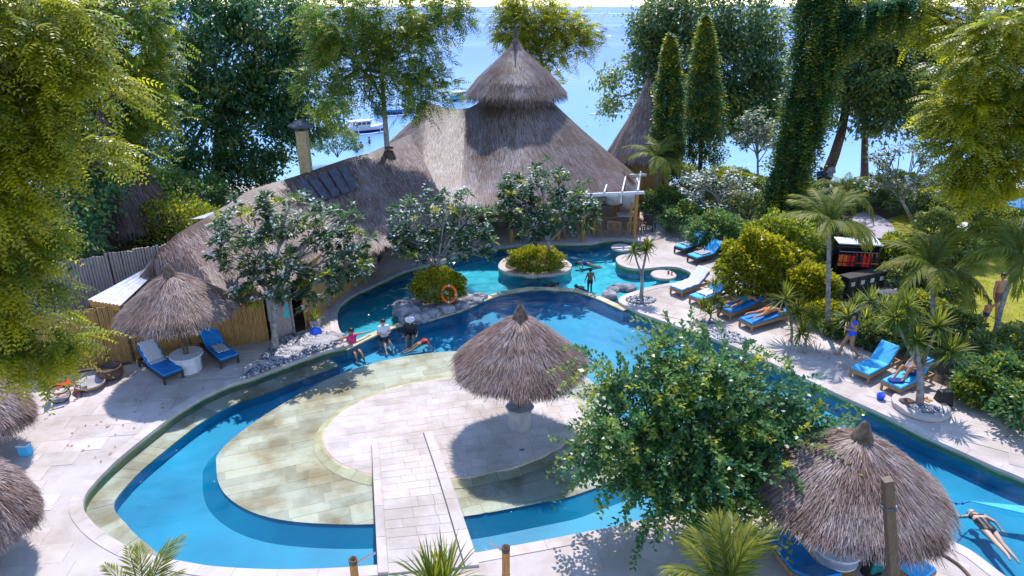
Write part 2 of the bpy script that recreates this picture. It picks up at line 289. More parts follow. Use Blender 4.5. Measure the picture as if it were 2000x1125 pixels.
# ------------------------------------------------------------------ deck with slabs, pool shells, water
deck = structure('pool_deck', MB().sheet([deck_out, hole[::-1] if area(hole)*area(deck_out) > 0 else hole], -.012), M['limeb'])
def slab_field(parent, mat, region, avoid, rot, sx_, sy_, z, box, lim=300, name='paving_slab', gap=.006, h=.02, clipper=None):
    cr, sr = math.cos(rot), math.sin(rot); rm = np.array([[cr, -sr], [sr, cr]]); cands = []
    (x0, x1), (y0, y1) = box; row = 0; c0 = A((x0+x1)/2, (y0+y1)/2); half = max(x1-x0, y1-y0)*.75
    v = -half
    while v < half:
        u = -half+(row % 2)*sx_*.5+random.uniform(-.1, .1)
        while u < half:
            w = sx_*random.choice((.8, 1, 1, 1.25)); q = np.array([(u, v), (u+w-gap, v), (u+w-gap, v+sy_-gap), (u, v+sy_-gap)])@rm.T+c0; u += w
            if clipper is not None: q = clipper(q)
            else:
                m_ = np.concatenate([q, (q+np.roll(q, 1, 0))/2])
                if not inside(region, m_).all(): continue
                if avoid is not None and inside(avoid, m_).any(): continue
                if not (np.abs(m_[:, 0]-c0[0]) < (x1-x0)/2).all() or not (np.abs(m_[:, 1]-c0[1]) < (y1-y0)/2).all(): continue
            if q is None or len(q) < 3 or abs(area(q)) < .002: continue
            cands.append(q if area(q) > 0 else q[::-1])
        v += sy_; row += 1
    cands.sort(key=lambda q: q.mean(0)[1])
    rest = MB()
    for i, q in enumerate(cands):
        zz = z+random.uniform(-.003, .003)
        if i >= lim: rest.prism(q, z-h, zz); continue
        c = q.mean(0); o = obj(name, MB().prism(q-c, -h, 0), mat, parent); o.location = Vector((c[0], c[1], zz))-parent.location
    if rest.n: obj('paving', rest, mat, parent, True, kind='stuff')
    return len(cands)
hole_out = offset(hole, .30)
print('deck slabs', slab_field(deck, M['lime'], deck_out, hole_out, R(8), 1.0, .62, 0, ((-16, 2.5), (9, 22)), 150),
      slab_field(deck, M['lime'], deck_out, hole_out, R(-32), .95, .6, 0, ((2.5, 17), (9.2, 30)), 150))
cop = []; L = 0; hs = offset(hole, .0); ho = offset(hole, .30); k0 = 0     # coping stones round the pool
for k in range(len(hole)):
    L += np.linalg.norm(hole[(k+1) % len(hole)]-hole[k])
    if L > .75 or k == len(hole)-1: cop.append((k0, k+1)); k0 = k+1; L = 0
for a, b in cop:
    ii = [i % len(hole) for i in range(a, b+1)]
    inn = [hs[i] for i in ii]; out = [ho[i] for i in ii]; q = np.array(inn+out[::-1]); c = q.mean(0)
    if c[1] < 8.5 or c[0] > 20: continue
    q = c+(q-c)*.993; q = q if area(q) > 0 else q[::-1]
    o = obj('coping_stone', MB().prism(q-c, -.10, 0), M['lime'] if (c[1] < 24.5 or c[0] > 1) else M['coping'], deck); o.location = (*c, random.uniform(.002, .008))
# pool shell
def water_sheet(loop, z, step, amp, seed, mat, label):
    rs = np.random.default_rng(seed); mn, mx_ = loop.min(0)-.3, loop.max(0)+.3; mx_[0] = min(mx_[0], 24); mn[1] = max(mn[1], 5)
    gx, gy = np.arange(mn[0], mx_[0], step), np.arange(mn[1], mx_[1], step); X, Yg = np.meshgrid(gx, gy); q = np.stack([X.ravel(), Yg.ravel()], 1); ins = inside(offset(loop, .16), q); H = np.zeros(len(q))
    for k in range(16):
        lam = rs.uniform(.28, 1.1); a = rs.uniform(0, 6.28); ph = rs.uniform(0, 6.28); kx, ky = math.cos(a)*6.283/lam, math.sin(a)*6.283/lam; H += lam*np.sin(q[:, 0]*kx+q[:, 1]*ky+ph+.8*np.sin(q[:, 0]*ky*.3-q[:, 1]*kx*.3))
    H *= amp/.7*(.65+.35*np.sin(q[:, 0]*.9+1)*np.cos(q[:, 1]*.7)); idx = np.arange(len(q)).reshape(X.shape); F = np.stack([idx[:-1, :-1], idx[:-1, 1:], idx[1:, 1:], idx[1:, :-1]], -1).reshape(-1, 4); F = F[ins[F].any(1)]
    used = np.unique(F); mp = np.zeros(len(q), int); mp[used] = np.arange(len(used)); V = np.concatenate([q, (z+H*.5)[:, None]], 1)[used]; link('pool_water', raw_mesh('pool_water', V, mp[F], smooth=True), mat, kind='structure', label=label)
def walls(loop, z0, z1): n = len(loop); return [(p[0], p[1], z) for z in (z1, z0) for p in loop], [(k, (k+1) % n, n+(k+1) % n, n+k) for k in range(n)]
PD = -.64
structure('pool_floor', MB().sheet([main_loop], PD), M['poolblue'])
structure('upper_pool_floor', MB().sheet([up_loop], PD+.08), M['poolteal'])
structure('pool_wall', MB().add(*walls(offset(hole, .003), PD, -.30)), M['poolblue'])
structure('pool_rim', MB().add(*walls(offset(hole, .003), -.30, -.02)), M['poolwall'])
water_sheet(main_loop, WZ, .085, .0065, 3, M['wmain'], label='clear blue water of the large lower pool')
water_sheet(up_loop, WZ+.004, .06, .019, 5, M['wup'], label='rippled teal water of the upper pool')
# weir wall between the pools, in stones
wv = thing('pool_weir', 'curved sandy stone weir wall between the upper and lower pool', 'wall', (*weir[len(weir)//2], PD))
t_ = nrmz(np.gradient(weir, axis=0)); nn_ = np.stack([-t_[:, 1], t_[:, 0]], 1); wa, wb = weir-nn_*.13, weir+nn_*.17
q = np.concatenate([wa, wb[::-1]]); q = q if area(q) > 0 else q[::-1]
obj('core', MB().prism(q, PD, WZ-.02), M['poolblue'], wv, True)
for k in range(0, len(weir)-1, 2):
    e = min(k+2, len(weir)-1); q = np.concatenate([wa[k:e+1], wb[k:e+1][::-1]]); c = q.mean(0); q = c+(q-c)*1.0; q = q if area(q) > 0 else q[::-1]
    obj('weir_stone', MB().prism(q, WZ-.06, WZ+.05+random.uniform(-.01, .01)), M['weir'], wv, True)
# ledge along the left bank
lo = cat(gp([(355,1096)]+left_edge[:-1]), 4, False); tt = nrmz(np.gradient(lo, axis=0)); side = np.stack([tt[:, 1], -tt[:, 0]], 1)
if not inside(main_loop, lo[20]+side[20]*.3)[0]: side = -side
wd = np.interp(np.arange(len(lo)), [0, 8, 14, 30, 50, len(lo)-1], [.05, .45, .6, .62, .7, .75])[:, None]
li = lo+side*wd; lo = lo-side*.02
ledge = thing('pool_ledge', 'underwater sandstone bench along the bank of the lower pool', 'ledge', (*lo[20], PD))
q = np.concatenate([lo, li[::-1]]); q = q if area(q) > 0 else q[::-1]
obj('core', MB().prism(q, PD, -.37), M['poolblue'], ledge, True)
for k in range(0, len(lo)-1, 2):
    e = min(k+2, len(lo)-1); q = np.concatenate([lo[k:e+1], li[k:e+1][::-1]]); c = q.mean(0); q = c+(q-c)*.985; q = q if area(q) > 0 else q[::-1]
    obj('ledge_stone', MB().prism(q, -.39, -.32+random.uniform(-.006, .006)), M['shelfst'], ledge, True)
# shelf and island: ellipses
def ellipse(c, a, b, ang, n=72):
    t = np.linspace(0, 2*math.pi, n, endpoint=False); ca, sa = math.cos(ang), math.sin(ang); x, y = a*np.cos(t), b*np.sin(t); return np.stack([c[0]+x*ca-y*sa, c[1]+x*sa+y*ca], 1)
def clip_convex(q, conv):
    out = [np.array(p) for p in q]
    for i in range(len(conv)):
        a, b = conv[i], conv[(i+1) % len(conv)]; e = b-a; f = lambda p: e[0]*(p[1]-a[1])-e[1]*(p[0]-a[0])
        nw = []
        for k in range(len(out)):
            p, r_ = out[k], out[(k+1) % len(out)]; fp, fr = f(p), f(r_)
            if fp >= 0: nw.append(p)
            if fp*fr < 0: nw.append(p+(r_-p)*fp/(fp-fr))
        out = nw
        if len(out) < 3: return None
    return np.array(out)
SH_C, IS_C = (-.78, 18.12), (-1.68, 17.4)

sp_ = np.array(gp([(423,910),(427,888),(462,853),(498,828),(533,803),(604,764),(636,745),(724,713),(813,695),(884,688),(960,686),(1040,692),(1110,715),(1170,760),(1215,820),(1235,880),(1215,932),(1169,952),(1115,972),(1062,983),(991,997),(922,1009),(810,1022),(700,1027),(604,1024),(533,1015),(480,997),(444,972),(427,945)], -.30))
def hull(p):
    p = sorted(map(tuple, p)); cr = lambda o, a, b: (a[0]-o[0])*(b[1]-o[1])-(a[1]-o[1])*(b[0]-o[0]); H = []
    for seq in (p, p[::-1]):
        h = []
        for q in seq:
            while len(h) > 1 and cr(h[-2], h[-1], q) <= 0: h.pop()
            h.append(q)
        H += h[:-1]
    return np.array(H)
shelf_e = hull(cat(hull(sp_), 6)); isl_e = ellipse(IS_C, 3.85, 2.62, R(13.3))
SZ, IZ = -.255, -.125
shelf = thing('pool_shelf', 'shallow oval sandstone terrace under water round the paved island', 'terrace', (*SH_C, PD))
tp_, bt_ = offset(shelf_e, -.02), offset(shelf_e, .42); ns_ = len(tp_); obj('core', MB().add([(x, y, SZ-.02) for x, y in tp_]+[(x, y, PD-.01) for x, y in bt_], [(k, ns_+k, ns_+(k+1) % ns_, (k+1) % ns_) for k in range(ns_)]+[tuple(range(ns_))]), M['poolblue'], shelf, True); obj('mortar_bed', MB().prism(offset(shelf_e, -.05), SZ-.018, SZ-.010), M['grout'], shelf, True)
def core_clip(conv, hole_e=None):
    def f(q):
        c = clip_convex(q, conv)
        if c is None: return None
        if hole_e is not None and inside(hole_e, c).all(): return None
        return c
    return f
print('shelf slabs', slab_field(shelf, M['shelfst'], None, None, R(20), .62, .36, SZ, ((-9, 8), (12, 24)), 300, clipper=core_clip(offset(shelf_e, -.0), offset(isl_e, -.25))) )
island = thing('paved_island', 'pale paved oval island rising just above the shallow terrace', 'island', (*IS_C, SZ))
obj('core', MB().prism(offset(isl_e, -.03), SZ-.01, IZ-.015), M['grout'], island, True)
ed_o = offset(isl_e, .30); ed_i = offset(isl_e, -.0)
for k in range(0, 72, 2):
    q = np.array([ed_i[k], ed_i[k+1], ed_i[(k+2) % 72], ed_o[(k+2) % 72], ed_o[k+1], ed_o[k]]); c = q.mean(0); q = c+(q-c)*.985; q = q if area(q) > 0 else q[::-1]
    hz = len(q)//2; V_ = [(x, y, IZ-.006) for x, y in q]+[(x, y, SZ-.01) for x, y in q]; ob_ = MB().prism(q, SZ-.01, IZ-.006); vv = ob_.v[0]; far_ = np.linalg.norm((vv[:, :2]-IS_C)/A(1, 1), axis=1); inner = np.array([inside(offset(isl_e, .06), p[:2])[0] for p in vv]); vv[(~inner) & (vv[:, 2] > IZ-.03), 2] = SZ+.012; obj('edge_stone', ob_, M['weir'], island, True)
slab_field(island, M['lime'], None, None, R(14), .55, .34, IZ, ((-6, 3), (14, 21)), 300, clipper=core_clip(isl_e))
# bridge from the near deck to the island
fa, fb, na, nb = A(-3.98, 16.25), A(-2.32, 16.7), A(-2.90, 11.3), A(-.72, 11.55)
br = thing('footbridge', 'pale stone footbridge with raised kerbs leading to the paved island', 'bridge', (*((fa+fb+na+nb)/4), 0))
def bpt(s, t): 
    a = na+(fa-na)*t; b = nb+(fb-nb)*t; p = a+(b-a)*s; return A(p[0], p[1], .035+.14*math.sin(math.pi*min(1, max(0, t)))-.02*t)
def bstrip(s0, s1, t0, t1, th, lift=0):
    n = max(1, int((t1-t0)*24)); V = []; F = []
    for i in range(n+1):
        t = t0+(t1-t0)*i/n; a, b = bpt(s0, t), bpt(s1, t); up = A(0, 0, lift); V += [a+up, b+up, b+up-A(0,0,th), a+up-A(0,0,th)]
    for i in range(n):
        o = i*4; F += [(o, o+1, o+5, o+4), (o+1, o+2, o+6, o+5), (o+3, o, o+4, o+7), (o+2, o+3, o+7, o+6)]
    F += [(0, 3, 2, 1), (n*4, n*4+1, n*4+2, n*4+3)]
    return MB().add(V, F)
obj('drain_slot', bstrip(.847, .859, 0, 1, .03, -.008), M['iron'], br, True); obj('span', bstrip(.02, .98, 0, 1, .22, -.022), M['grout'], br, True)
for t0, t1 in [(k/5, (k+1)/5) for k in range(5)]:
    obj('kerb', bstrip(0, .10, t0+.001, t1-.001, .26, .03), M['lime'], br, True); obj('kerb', bstrip(.86, 1, t0+.001, t1-.001, .26, .012), M['lime'], br, True)
t = 0
while t < .99:
    h = random.choice((.055, .06, .07)); s = .105
    while s < .835:
        w = random.choice((.2, .26, .34, .42)); e = s+w if s+w < .76 else .845
        obj('paving_slab', bstrip(s, e-.004, t, min(1, t+h)-.0018, .03, random.uniform(-.002, .002)), M['lime'], br, True); s = e
    t += h

# ------------------------------------------------------------------ foliage generators
def leafgeo(p, d, nv, L, Wd, rnd, fold=.08, sag=.0):
    side = nrmz(np.cross(d, nv)); nv = np.cross(side, d); L = np.asarray(L)[:, None]*np.ones((len(p), 1)); Wd = np.asarray(Wd)[:, None]*np.ones((len(p), 1))
    mid = p+d*L*.45; tip = p+d*L-A(0, 0, 1)*L*sag; lift = nv*L*fold
    V = np.stack([p, mid+side*Wd/2+lift, tip, mid-side*Wd/2+lift], 1).reshape(-1, 3)
    return V, np.arange(len(V)).reshape(-1, 4), np.repeat(rnd, 4)
def sprays(o, d, L, k, ll, lw, droop=.25, planar=True, ang=R(60), r0=None, tipboost=.35, upv=None):
    N = len(o); t = (np.arange(k)+.6)/k; zz = A(0, 0, 1)
    L = np.broadcast_to(np.asarray(L, float), (N,))
    P_ = o[:, None]+d[:, None]*(L[:, None]*t)[..., None]-zz*(L[:, None]*droop*t*t)[..., None]
    T = nrmz(d[:, None]-zz*(2*droop*t)[None, :, None]); up = upv[:, None] if upv is not None else nrmz(zz+rng.normal(0, .35, (N, 1, 3)))
    sd_ = nrmz(np.cross(T, up)); nv = np.cross(sd_, T); r0 = rng.random(N) if r0 is None else r0
    out = []
    if planar:
        tap = (1-.45*np.abs(2*t-.9))
        for s in (1, -1):
            ld = nrmz(s*sd_*math.sin(ang)+T*math.cos(ang)-zz*.22+rng.normal(0, .08, T.shape)); out.append((P_, ld, nv, tap))
    else:
        ph = np.arange(k)*2.4+rng.random((N, 1))*6; ld = nrmz((np.cos(ph)[..., None]*sd_+np.sin(ph)[..., None]*nv)*math.sin(ang)+T*math.cos(ang)+zz*.2+rng.normal(0, .15, T.shape))
        out.append((P_, ld, nrmz(nv+zz+rng.normal(0, .3, T.shape)), np.ones(k)))
    Vs, Fs, Rs = [], [], []; off = 0
    for p, ld, nvv, tap in out:
        m = N*k; rr = np.clip(r0[:, None]*.75+tipboost*(t[None]-.4)+rng.normal(0, .08, (N, k)), 0, 1).ravel()
        sc = (tap[None]*(.85+.3*rng.random((N, k)))).ravel()
        V, F, Rn = leafgeo(p.reshape(-1, 3), ld.reshape(-1, 3), np.broadcast_to(nvv, p.shape).reshape(-1, 3), ll*sc, lw*sc, rr); Vs.append(V); Fs.append(F+off); Rs.append(Rn); off += len(V)
    return np.concatenate(Vs), np.concatenate(Fs), np.concatenate(Rs)
def blobs_px(bl):                       # (px, py, Y, rx_px, ry_px) -> centres, radii
    C = []; Rr = []
    for px, py, Y, rx, ry in bl:
        c = PY(px, py, Y); m = MPP(Y, c[2]); C.append(c); Rr.append((rx*m, min(rx, ry)*m*.9+.3, ry*m))
    return np.array(C), np.array(Rr)
def clusters(C, Rr, per_m3=None, n=None, shell=.55):
    vol = Rr.prod(1)**(2/3); pick = rng.choice(len(C), n, p=vol/vol.sum()); d = nrmz(rng.normal(0, 1, (n, 3))); r = (shell+(1-shell)*rng.random((n, 1)))
    pos = C[pick]+d*Rr[pick]*r; return pos, d
def limbs(mb, base_path, brad, targets, nl=6, twig=.035):
    targets = np.array(targets); nl = min(nl, len(targets)); seeds = [targets[rng.integers(len(targets))]]
    while len(seeds) < nl: seeds.append(targets[np.argmax(np.min([np.linalg.norm(targets-s, axis=1) for s in seeds], 0))])
    own = np.argmin([np.linalg.norm(targets-s, axis=1) for s in seeds], 0); path = np.array(base_path, float)
    for g in range(nl):
        mem = targets[own == g]
        if not len(mem): continue
        a = path[-1] if rng.random() < .6 or len(path) < 3 else path[-2]+(path[-1]-path[-2])*rng.random(); end = a+(mem.mean(0)-a)*.8; m1 = (a+end)/2+A(0, 0, .12*np.linalg.norm(end-a))+rng.normal(0, .05, 3)*np.linalg.norm(end-a)
        ln = [a, a*.6+m1*.4+rng.normal(0, .03, 3), m1, end]; mb.tube(ln, [brad*.62, brad*.5, brad*.4, brad*.22], 6)
        for q in mem[:12]:
            s = ln[2]+(ln[3]-ln[2])*rng.random(); m2 = (s+q)/2+A(0, 0, .06*np.linalg.norm(q-s)); mb.tube([s, m2, q], [min(twig, brad*.3), twig*.7, twig*.3], 4, cap=False)
def crown_obj(name, geo, mat, parent, kind='stuff'):
    V, F, Rn = geo; b = np.array(parent.location); return link(name, raw_mesh(name, V-b, F, Rn), mat, parent, kind=kind)
def merge(gs):
    off = 0; Vs, Fs, Rs = [], [], []
    for V, F, Rn in gs: Vs.append(V); Fs.append(F+off); Rs.append(Rn); off += len(V)
    return np.concatenate(Vs), np.concatenate(Fs), np.concatenate(Rs)
def tree(name, label, base, top, blobs, style, mat, nclu, per, bark='bark', brad=.2, group=None, world=False, ll=.2, lw=.09, sig=.3, k=8, fl=.55, droop=.3, nl=7, cat_='tree', bend=(0, 0), shell=.5, extra=None, bias=None, flat=.5):
    C, Rr = blobs if world else blobs_px(blobs)
    base = np.array(base, float); top = np.array(top, float); t = thing(name, label, cat_, base, group=group)
    mid = [base+(top-base)*s+A(bend[0], bend[1], 0)*math.sin(math.pi*s) for s in (0, .15, .35, .6, .8, 1)]
    tr = MB().tube(mid, [brad*1.25, brad, brad*.88, brad*.78, brad*.7, brad*.6], 10, wob=.08); obj('trunk', tr, M[bark], t, True, smooth=True)
    pos, d = clusters(C, Rr, n=nclu, shell=shell); bm = MB(); limbs(bm, mid, brad*.8, pos[:min(len(pos), nl*9)], nl); obj('branches', bm, M[bark], t, True, smooth=True)
    cr = rng.random(nclu)
    if style == 'broad':               # leaves gathered in clumps
        p = np.repeat(pos, per, 0)+rng.normal(0, sig, (nclu*per, 3))*A(1, 1, .75); dd = np.repeat(d, per, 0)
        ld = nrmz(dd*.5+rng.normal(0, .7, p.shape)-A(0, 0, .15)); nv = nrmz(A(0, 0, .8)+dd*.6+rng.normal(0, .45, p.shape)); s = .7+.6*rng.random(len(p))
        geo = leafgeo(p, ld, nv, ll*s, lw*s, np.clip(np.repeat(cr, per)*.6+rng.normal(.1, .18, len(p)), 0, 1), .1, .15)
    elif style in ('pinnate', 'twig'):  # feathery fronds or leafy twigs springing from clumps
        o_ = np.repeat(pos, per, 0)+rng.normal(0, sig, (nclu*per, 3)); dd = nrmz(np.repeat(d, per, 0)*A(1, 1, .5)+rng.normal(0, .6, o_.shape)*A(1, 1, flat*2)+(A(0, 0, .12) if bias is None else np.array(bias)))
        geo = sprays(o_, dd, fl*(.7+.6*rng.random(len(o_))), k, ll, lw, droop, style == 'pinnate', R(62) if style == 'pinnate' else R(55), np.clip(np.repeat(cr, per)*.7+rng.normal(.15, .15, len(o_)), 0, 1))
    elif style == 'rosette':           # big leaves radiating from stubby branch tips
        o_ = np.repeat(pos, per, 0); az = rng.random(len(o_))*6.283; el = rng.normal(.35, .45, len(o_)); ld = np.stack([np.cos(az)*np.cos(el), np.sin(az)*np.cos(el), np.sin(el)], 1); ld = nrmz(ld+np.repeat(d, per, 0)*.3)
        s = .75+.5*rng.random(len(o_)); geo = leafgeo(o_+ld*.04, ld, nrmz(A(0, 0, 1)+rng.normal(0, .25, ld.shape)), ll*s, lw*s, np.clip(np.repeat((cr > .85)*.55, per)+rng.random(len(o_))*.45, 0, 1), .06, .18)
    crown_obj('crown', geo, M[mat], t)
    if extra: extra(t, pos, d)
    return t
def flowers(frac, n, spread=.10, size=.07):
    def f(t, pos, d):
        s = pos[rng.random(len(pos)) < frac]+A(0, 0, .10)
        if not len(s): return
        p = np.repeat(s, n, 0)+rng.normal(0, spread, (len(s)*n, 3)); ld = nrmz(rng.normal(0, 1, p.shape)*A(1, 1, .3)); crown_obj('blossom', leafgeo(p, ld, nrmz(A(0, 0, 1)+rng.normal(0, .5, p.shape)), np.full(len(p), size*1.4), np.full(len(p), size), rng.random(len(p)), .1), M['petal'], t)
    return f
def bush(name, label, c, r, mat, n, ll=.12, lw=.06, group=None, cat_='bush', world=None, style='leaf', stem=True, flat=.15):
    """leafy mound standing on the ground: ellipsoid with centre c, radii r"""
    c = np.array(c, float); r = np.array(r, float); t = thing(name, label, cat_, (c[0], c[1], c[2]-r[2]*.95), group=group)
    d = nrmz(rng.normal(0, 1, (n, 3))); d[:, 2] = np.where(d[:, 2] < -.5, -d[:, 2], d[:, 2]); lump = 1+.14*np.sin(d[:, 0]*7+c[0])*np.cos(d[:, 1]*6)+.10*np.sin(d[:, 2]*9+d[:, 0]*5)
    p = c+d*r*lump[:, None]*(.72+.3*rng.random((n, 1))); ld = nrmz(d+rng.normal(0, .6, d.shape)+A(0, 0, .2)); s = .7+.6*rng.random(n)
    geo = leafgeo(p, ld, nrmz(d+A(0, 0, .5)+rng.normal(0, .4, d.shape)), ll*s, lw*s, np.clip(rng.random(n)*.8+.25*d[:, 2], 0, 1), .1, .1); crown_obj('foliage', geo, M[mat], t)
    if stem:
        m = MB()
        for k in range(7):
            e = c+nrmz(rng.normal(0, 1, 3)+A(0, 0, .8))*r*.75; b = A(c[0]+rng.normal(0, .06), c[1]+rng.normal(0, .06), c[2]-r[2]*.95); m.tube([b, (b+e)/2+rng.normal(0, .05, 3), e], [.035, .025, .01], 5)
        obj('stems', m, M['bark'], t, True)
    return t
def frond_mesh(L, k, ll, lw, droop, lift=.35, seed=0, vdrop=.25):
    """arching palm frond along +x from the origin, with its midrib"""
    t = np.linspace(0, 1, k); x = L*t*(1-.12*t*t*droop); z = L*(lift*t-droop*t*t); mid = np.stack([x, np.zeros(k), z], 1); T = nrmz(np.gradient(mid, axis=0)); sd_ = np.broadcast_to(A(0, 1, 0), T.shape); nv = np.cross(T, sd_); Vs = []
    gs = []
    for s in (1, -1):
        sel = t > .12; n = sel.sum(); a = np.interp(t[sel], [0, 1], [R(68), R(25)]); ld = nrmz(s*sd_[sel]*np.sin(a)[:, None]+T[sel]*np.cos(a)[:, None]-A(0, 0, vdrop)+rng.normal(0, .06, (n, 3)))
        ln = ll*np.interp(t[sel], [.1, .35, .75, 1], [.55, 1, .9, .45])*(.9+.2*rng.random(n)); gs.append(leafgeo(mid[sel], ld, nv[sel]+A(0, 0, .2), ln, np.full(n, lw), np.clip(.35+.35*rng.random(n)+.25*t[sel], 0, 1), .04, .22))
    V, F, Rn = merge(gs); rib = MB().tube(mid, np.interp(t, [0, 1], [.022, .004]), 4, cap=False)
    rv = rib.v[0]; F = np.concatenate([F, np.array(rib.f)+len(V)]); V = np.concatenate([V, rv]); Rn = np.concatenate([Rn, np.full(len(rv), .6)]); return raw_mesh('frond', V, F, Rn)
def palm(name, label, base, top, nf, L, mat='Lpalm', brad=.09, k=26, ll=.5, lw=.05, droop=.75, group=None, lean=(0, 0), elev=(-.1, 1.25), meshes=None, az0=None):
    base, top = np.array(base, float), np.array(top, float); t = thing(name, label, 'palm', base, group=group)
    mid = [base+(top-base)*s+A(*lean, 0)*math.sin(math.pi*s) for s in np.linspace(0, 1, 7)]
    obj('trunk', MB().tube(mid, [brad*1.3, brad, brad*.95, brad*.9, brad*.85, brad*.85, brad*.6], 9, wob=.1), M['barkg'], t, True, smooth=True)
    obj('crownshaft', MB().tube([top-A(0, 0, .45), top-A(0, 0, .2), top+A(0, 0, .1)], [brad*.95, brad*1.15, brad*.5], 8), M['bamboo'], t, True, smooth=True)
    ms = meshes or [frond_mesh(L, k, ll, lw, droop*s, .4) for s in (.8, 1, 1.2)]
    for i in range(nf):
        o = link('frond', ms[i % len(ms)], M[mat], t); o.location = Vector(top)-t.location; az = i*2.399+random.uniform(-.25, .25)
        if az0 is not None: az = az0[0]+(az0[1]-az0[0])*(i+.5)/nf+random.uniform(-.1, .1)
        el = elev[0]+(elev[1]-elev[0])*((i*.618) % 1); o.rotation_euler = (random.uniform(-.2, .2), -el, az); s = random.uniform(.85, 1.12); o.scale = (s, s, s)
    return t
def blades(c, n, L, wd, el0=-.3, el1=1.45, droop=.35, r0=.04, dirv=None):
    """rosette of strap leaves"""
    c = np.array(c, float); az = rng.random(n)*6.283; el = el0+(el1-el0)*rng.random(n)**.8; d = np.stack([np.cos(az)*np.cos(el), np.sin(az)*np.cos(el), np.sin(el)], 1)
    if dirv is not None: d = nrmz(d+np.array(dirv))
    Ls = L*(.7+.45*rng.random(n)); sd_ = nrmz(np.cross(d, A(0, 0, 1)+rng.normal(0, .1, 3))); rr = np.clip(.25+.55*rng.random(n)+.2*d[:, 2], 0, 1); V = []
    ts = (0, .4, .75, 1); ws = (.7, 1, .7, .05)
    for t, w in zip(ts, ws):
        p = c+d*r0+d*(Ls*t)[:, None]-A(0, 0, 1)*(Ls*droop*t*t*np.cos(el))[:, None]; V += [p+sd_*wd*w/2, p-sd_*wd*w/2]
    V = np.stack(V, 1); F = []
    for k in range(n):
        o = k*8
        for j in range(3): F.append((o+2*j, o+2*j+1, o+2*j+3, o+2*j+2))
    return V.reshape(-1, 3), np.array(F), np.repeat(rr, 8)
# ------------------------------------------------------------------ thatch
def thatch_geo(posf, n, length, width, nu=64, nt=14, lift=.035, fringe=0, flen=.35, frout=.25, jit=.35, low=.05):
    uu, tt = np.meshgrid(np.linspace(0, 1, nu), np.linspace(0, 1, nt)); V = posf(uu.ravel(), tt.ravel()); idx = np.arange(nu*nt).reshape(nt, nu)
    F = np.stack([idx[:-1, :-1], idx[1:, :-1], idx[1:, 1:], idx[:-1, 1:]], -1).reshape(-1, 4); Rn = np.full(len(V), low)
    def mk(u, t, L, w, drop, lf):
        p = posf(u, t); e = 1e-3; q = posf(u, np.minimum(t+e, 1)); q0 = posf(u, np.maximum(t-e, 0)); d = nrmz(q-q0); v = posf(np.minimum(u+e, 1), t)-posf(np.maximum(u-e, 0), t); sd_ = nrmz(v-d*np.sum(v*d, 1, keepdims=True)); nv = np.cross(d, sd_); nv *= np.sign(nv[:, 2:3]+1e-9)
        d = nrmz(d+sd_*rng.normal(0, jit*.35, (len(u), 1))-A(0, 0, 1)*drop); L = L[:, None]; w = w[:, None]; l0 = nv*.005; l1 = nv*(lf*(.3+rng.random((len(u), 1))))
        return np.stack([p+l0-sd_*w/2, p+l0+sd_*w/2, p+d*L+l1+sd_*w*.2, p+d*L+l1-sd_*w*.2], 1).reshape(-1, 3)
    u = rng.random(n); t = np.sqrt(rng.random(n))*.98; g = [(V, F, Rn)]
    patch = .5+.25*np.sin(u*23+t*5)+.2*np.sin(u*61+2)*np.cos(t*11)
    v = mk(u, t, length*(.6+.8*rng.random(n)), width*(.6+.8*rng.random(n)), 0, lift); g.append((v, np.arange(len(v)).reshape(-1, 4), np.repeat(np.clip(rng.normal(.5, .25, n)+.25*(patch-.5), 0, 1), 4)))
    if fringe:
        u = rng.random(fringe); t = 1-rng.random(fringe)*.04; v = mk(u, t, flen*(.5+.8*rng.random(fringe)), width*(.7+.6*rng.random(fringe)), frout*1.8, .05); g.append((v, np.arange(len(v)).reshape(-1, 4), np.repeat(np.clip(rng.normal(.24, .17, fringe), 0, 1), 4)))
    return merge(g)
def prof_fn(prof, c=(0, 0, 0), wob=.03):
    pr = np.array(prof, float); s = np.concatenate([[0], np.cumsum(np.linalg.norm(np.diff(pr, axis=0), axis=1))]); s /= s[-1]
    def f(u, t):
        r = np.interp(t, s, pr[:, 0]); z = np.interp(t, s, pr[:, 1]); a = u*2*math.pi; w = 1+wob*np.sin(a*5+1)*t+wob*.6*np.sin(a*11)*t
        return np.stack([c[0]+r*np.cos(a)*w, c[1]+r*np.sin(a)*w, c[2]+z-wob*.8*t*np.sin(a*4)], 1)
    return f

# ------------------------------------------------------------------ thatched buildings
def thatch_part(name, posf, mat, parent, **kw):
    V, F, Rn = thatch_geo(posf, **kw); return link(name, raw_mesh(name, V-np.array(parent.location), F, Rn), mat, parent, kind='stuff')
HC = A(.2, 40.0)                        # restaurant hall under the great roof
hall = thing('thatched_hall', 'great thatched hall with tiered pointed roof beyond the upper pool', 'building', (HC[0], HC[1], 0))
XL = -4.7
def outline(rl, rr, ry):                # eave outline: right arc, back, left arc, front
    q = [(HC[0]+rr*math.cos(t), HC[1]+ry*math.sin(t)) for t in np.linspace(-math.pi/2, math.pi/2, 40)]+[(XL+rl*math.cos(t), HC[1]+ry*math.sin(t)) for t in np.linspace(math.pi/2, 1.5*math.pi, 40)]
    q.append(q[0]); return np.array(q)
def along(q, u): s = np.concatenate([[0], np.cumsum(np.linalg.norm(np.diff(q, axis=0), axis=1))]); s /= s[-1]; return np.interp(u, s, q[:, 0]), np.interp(u, s, q[:, 1])
EAVE = outline(4.6, 6.9, 7.0)
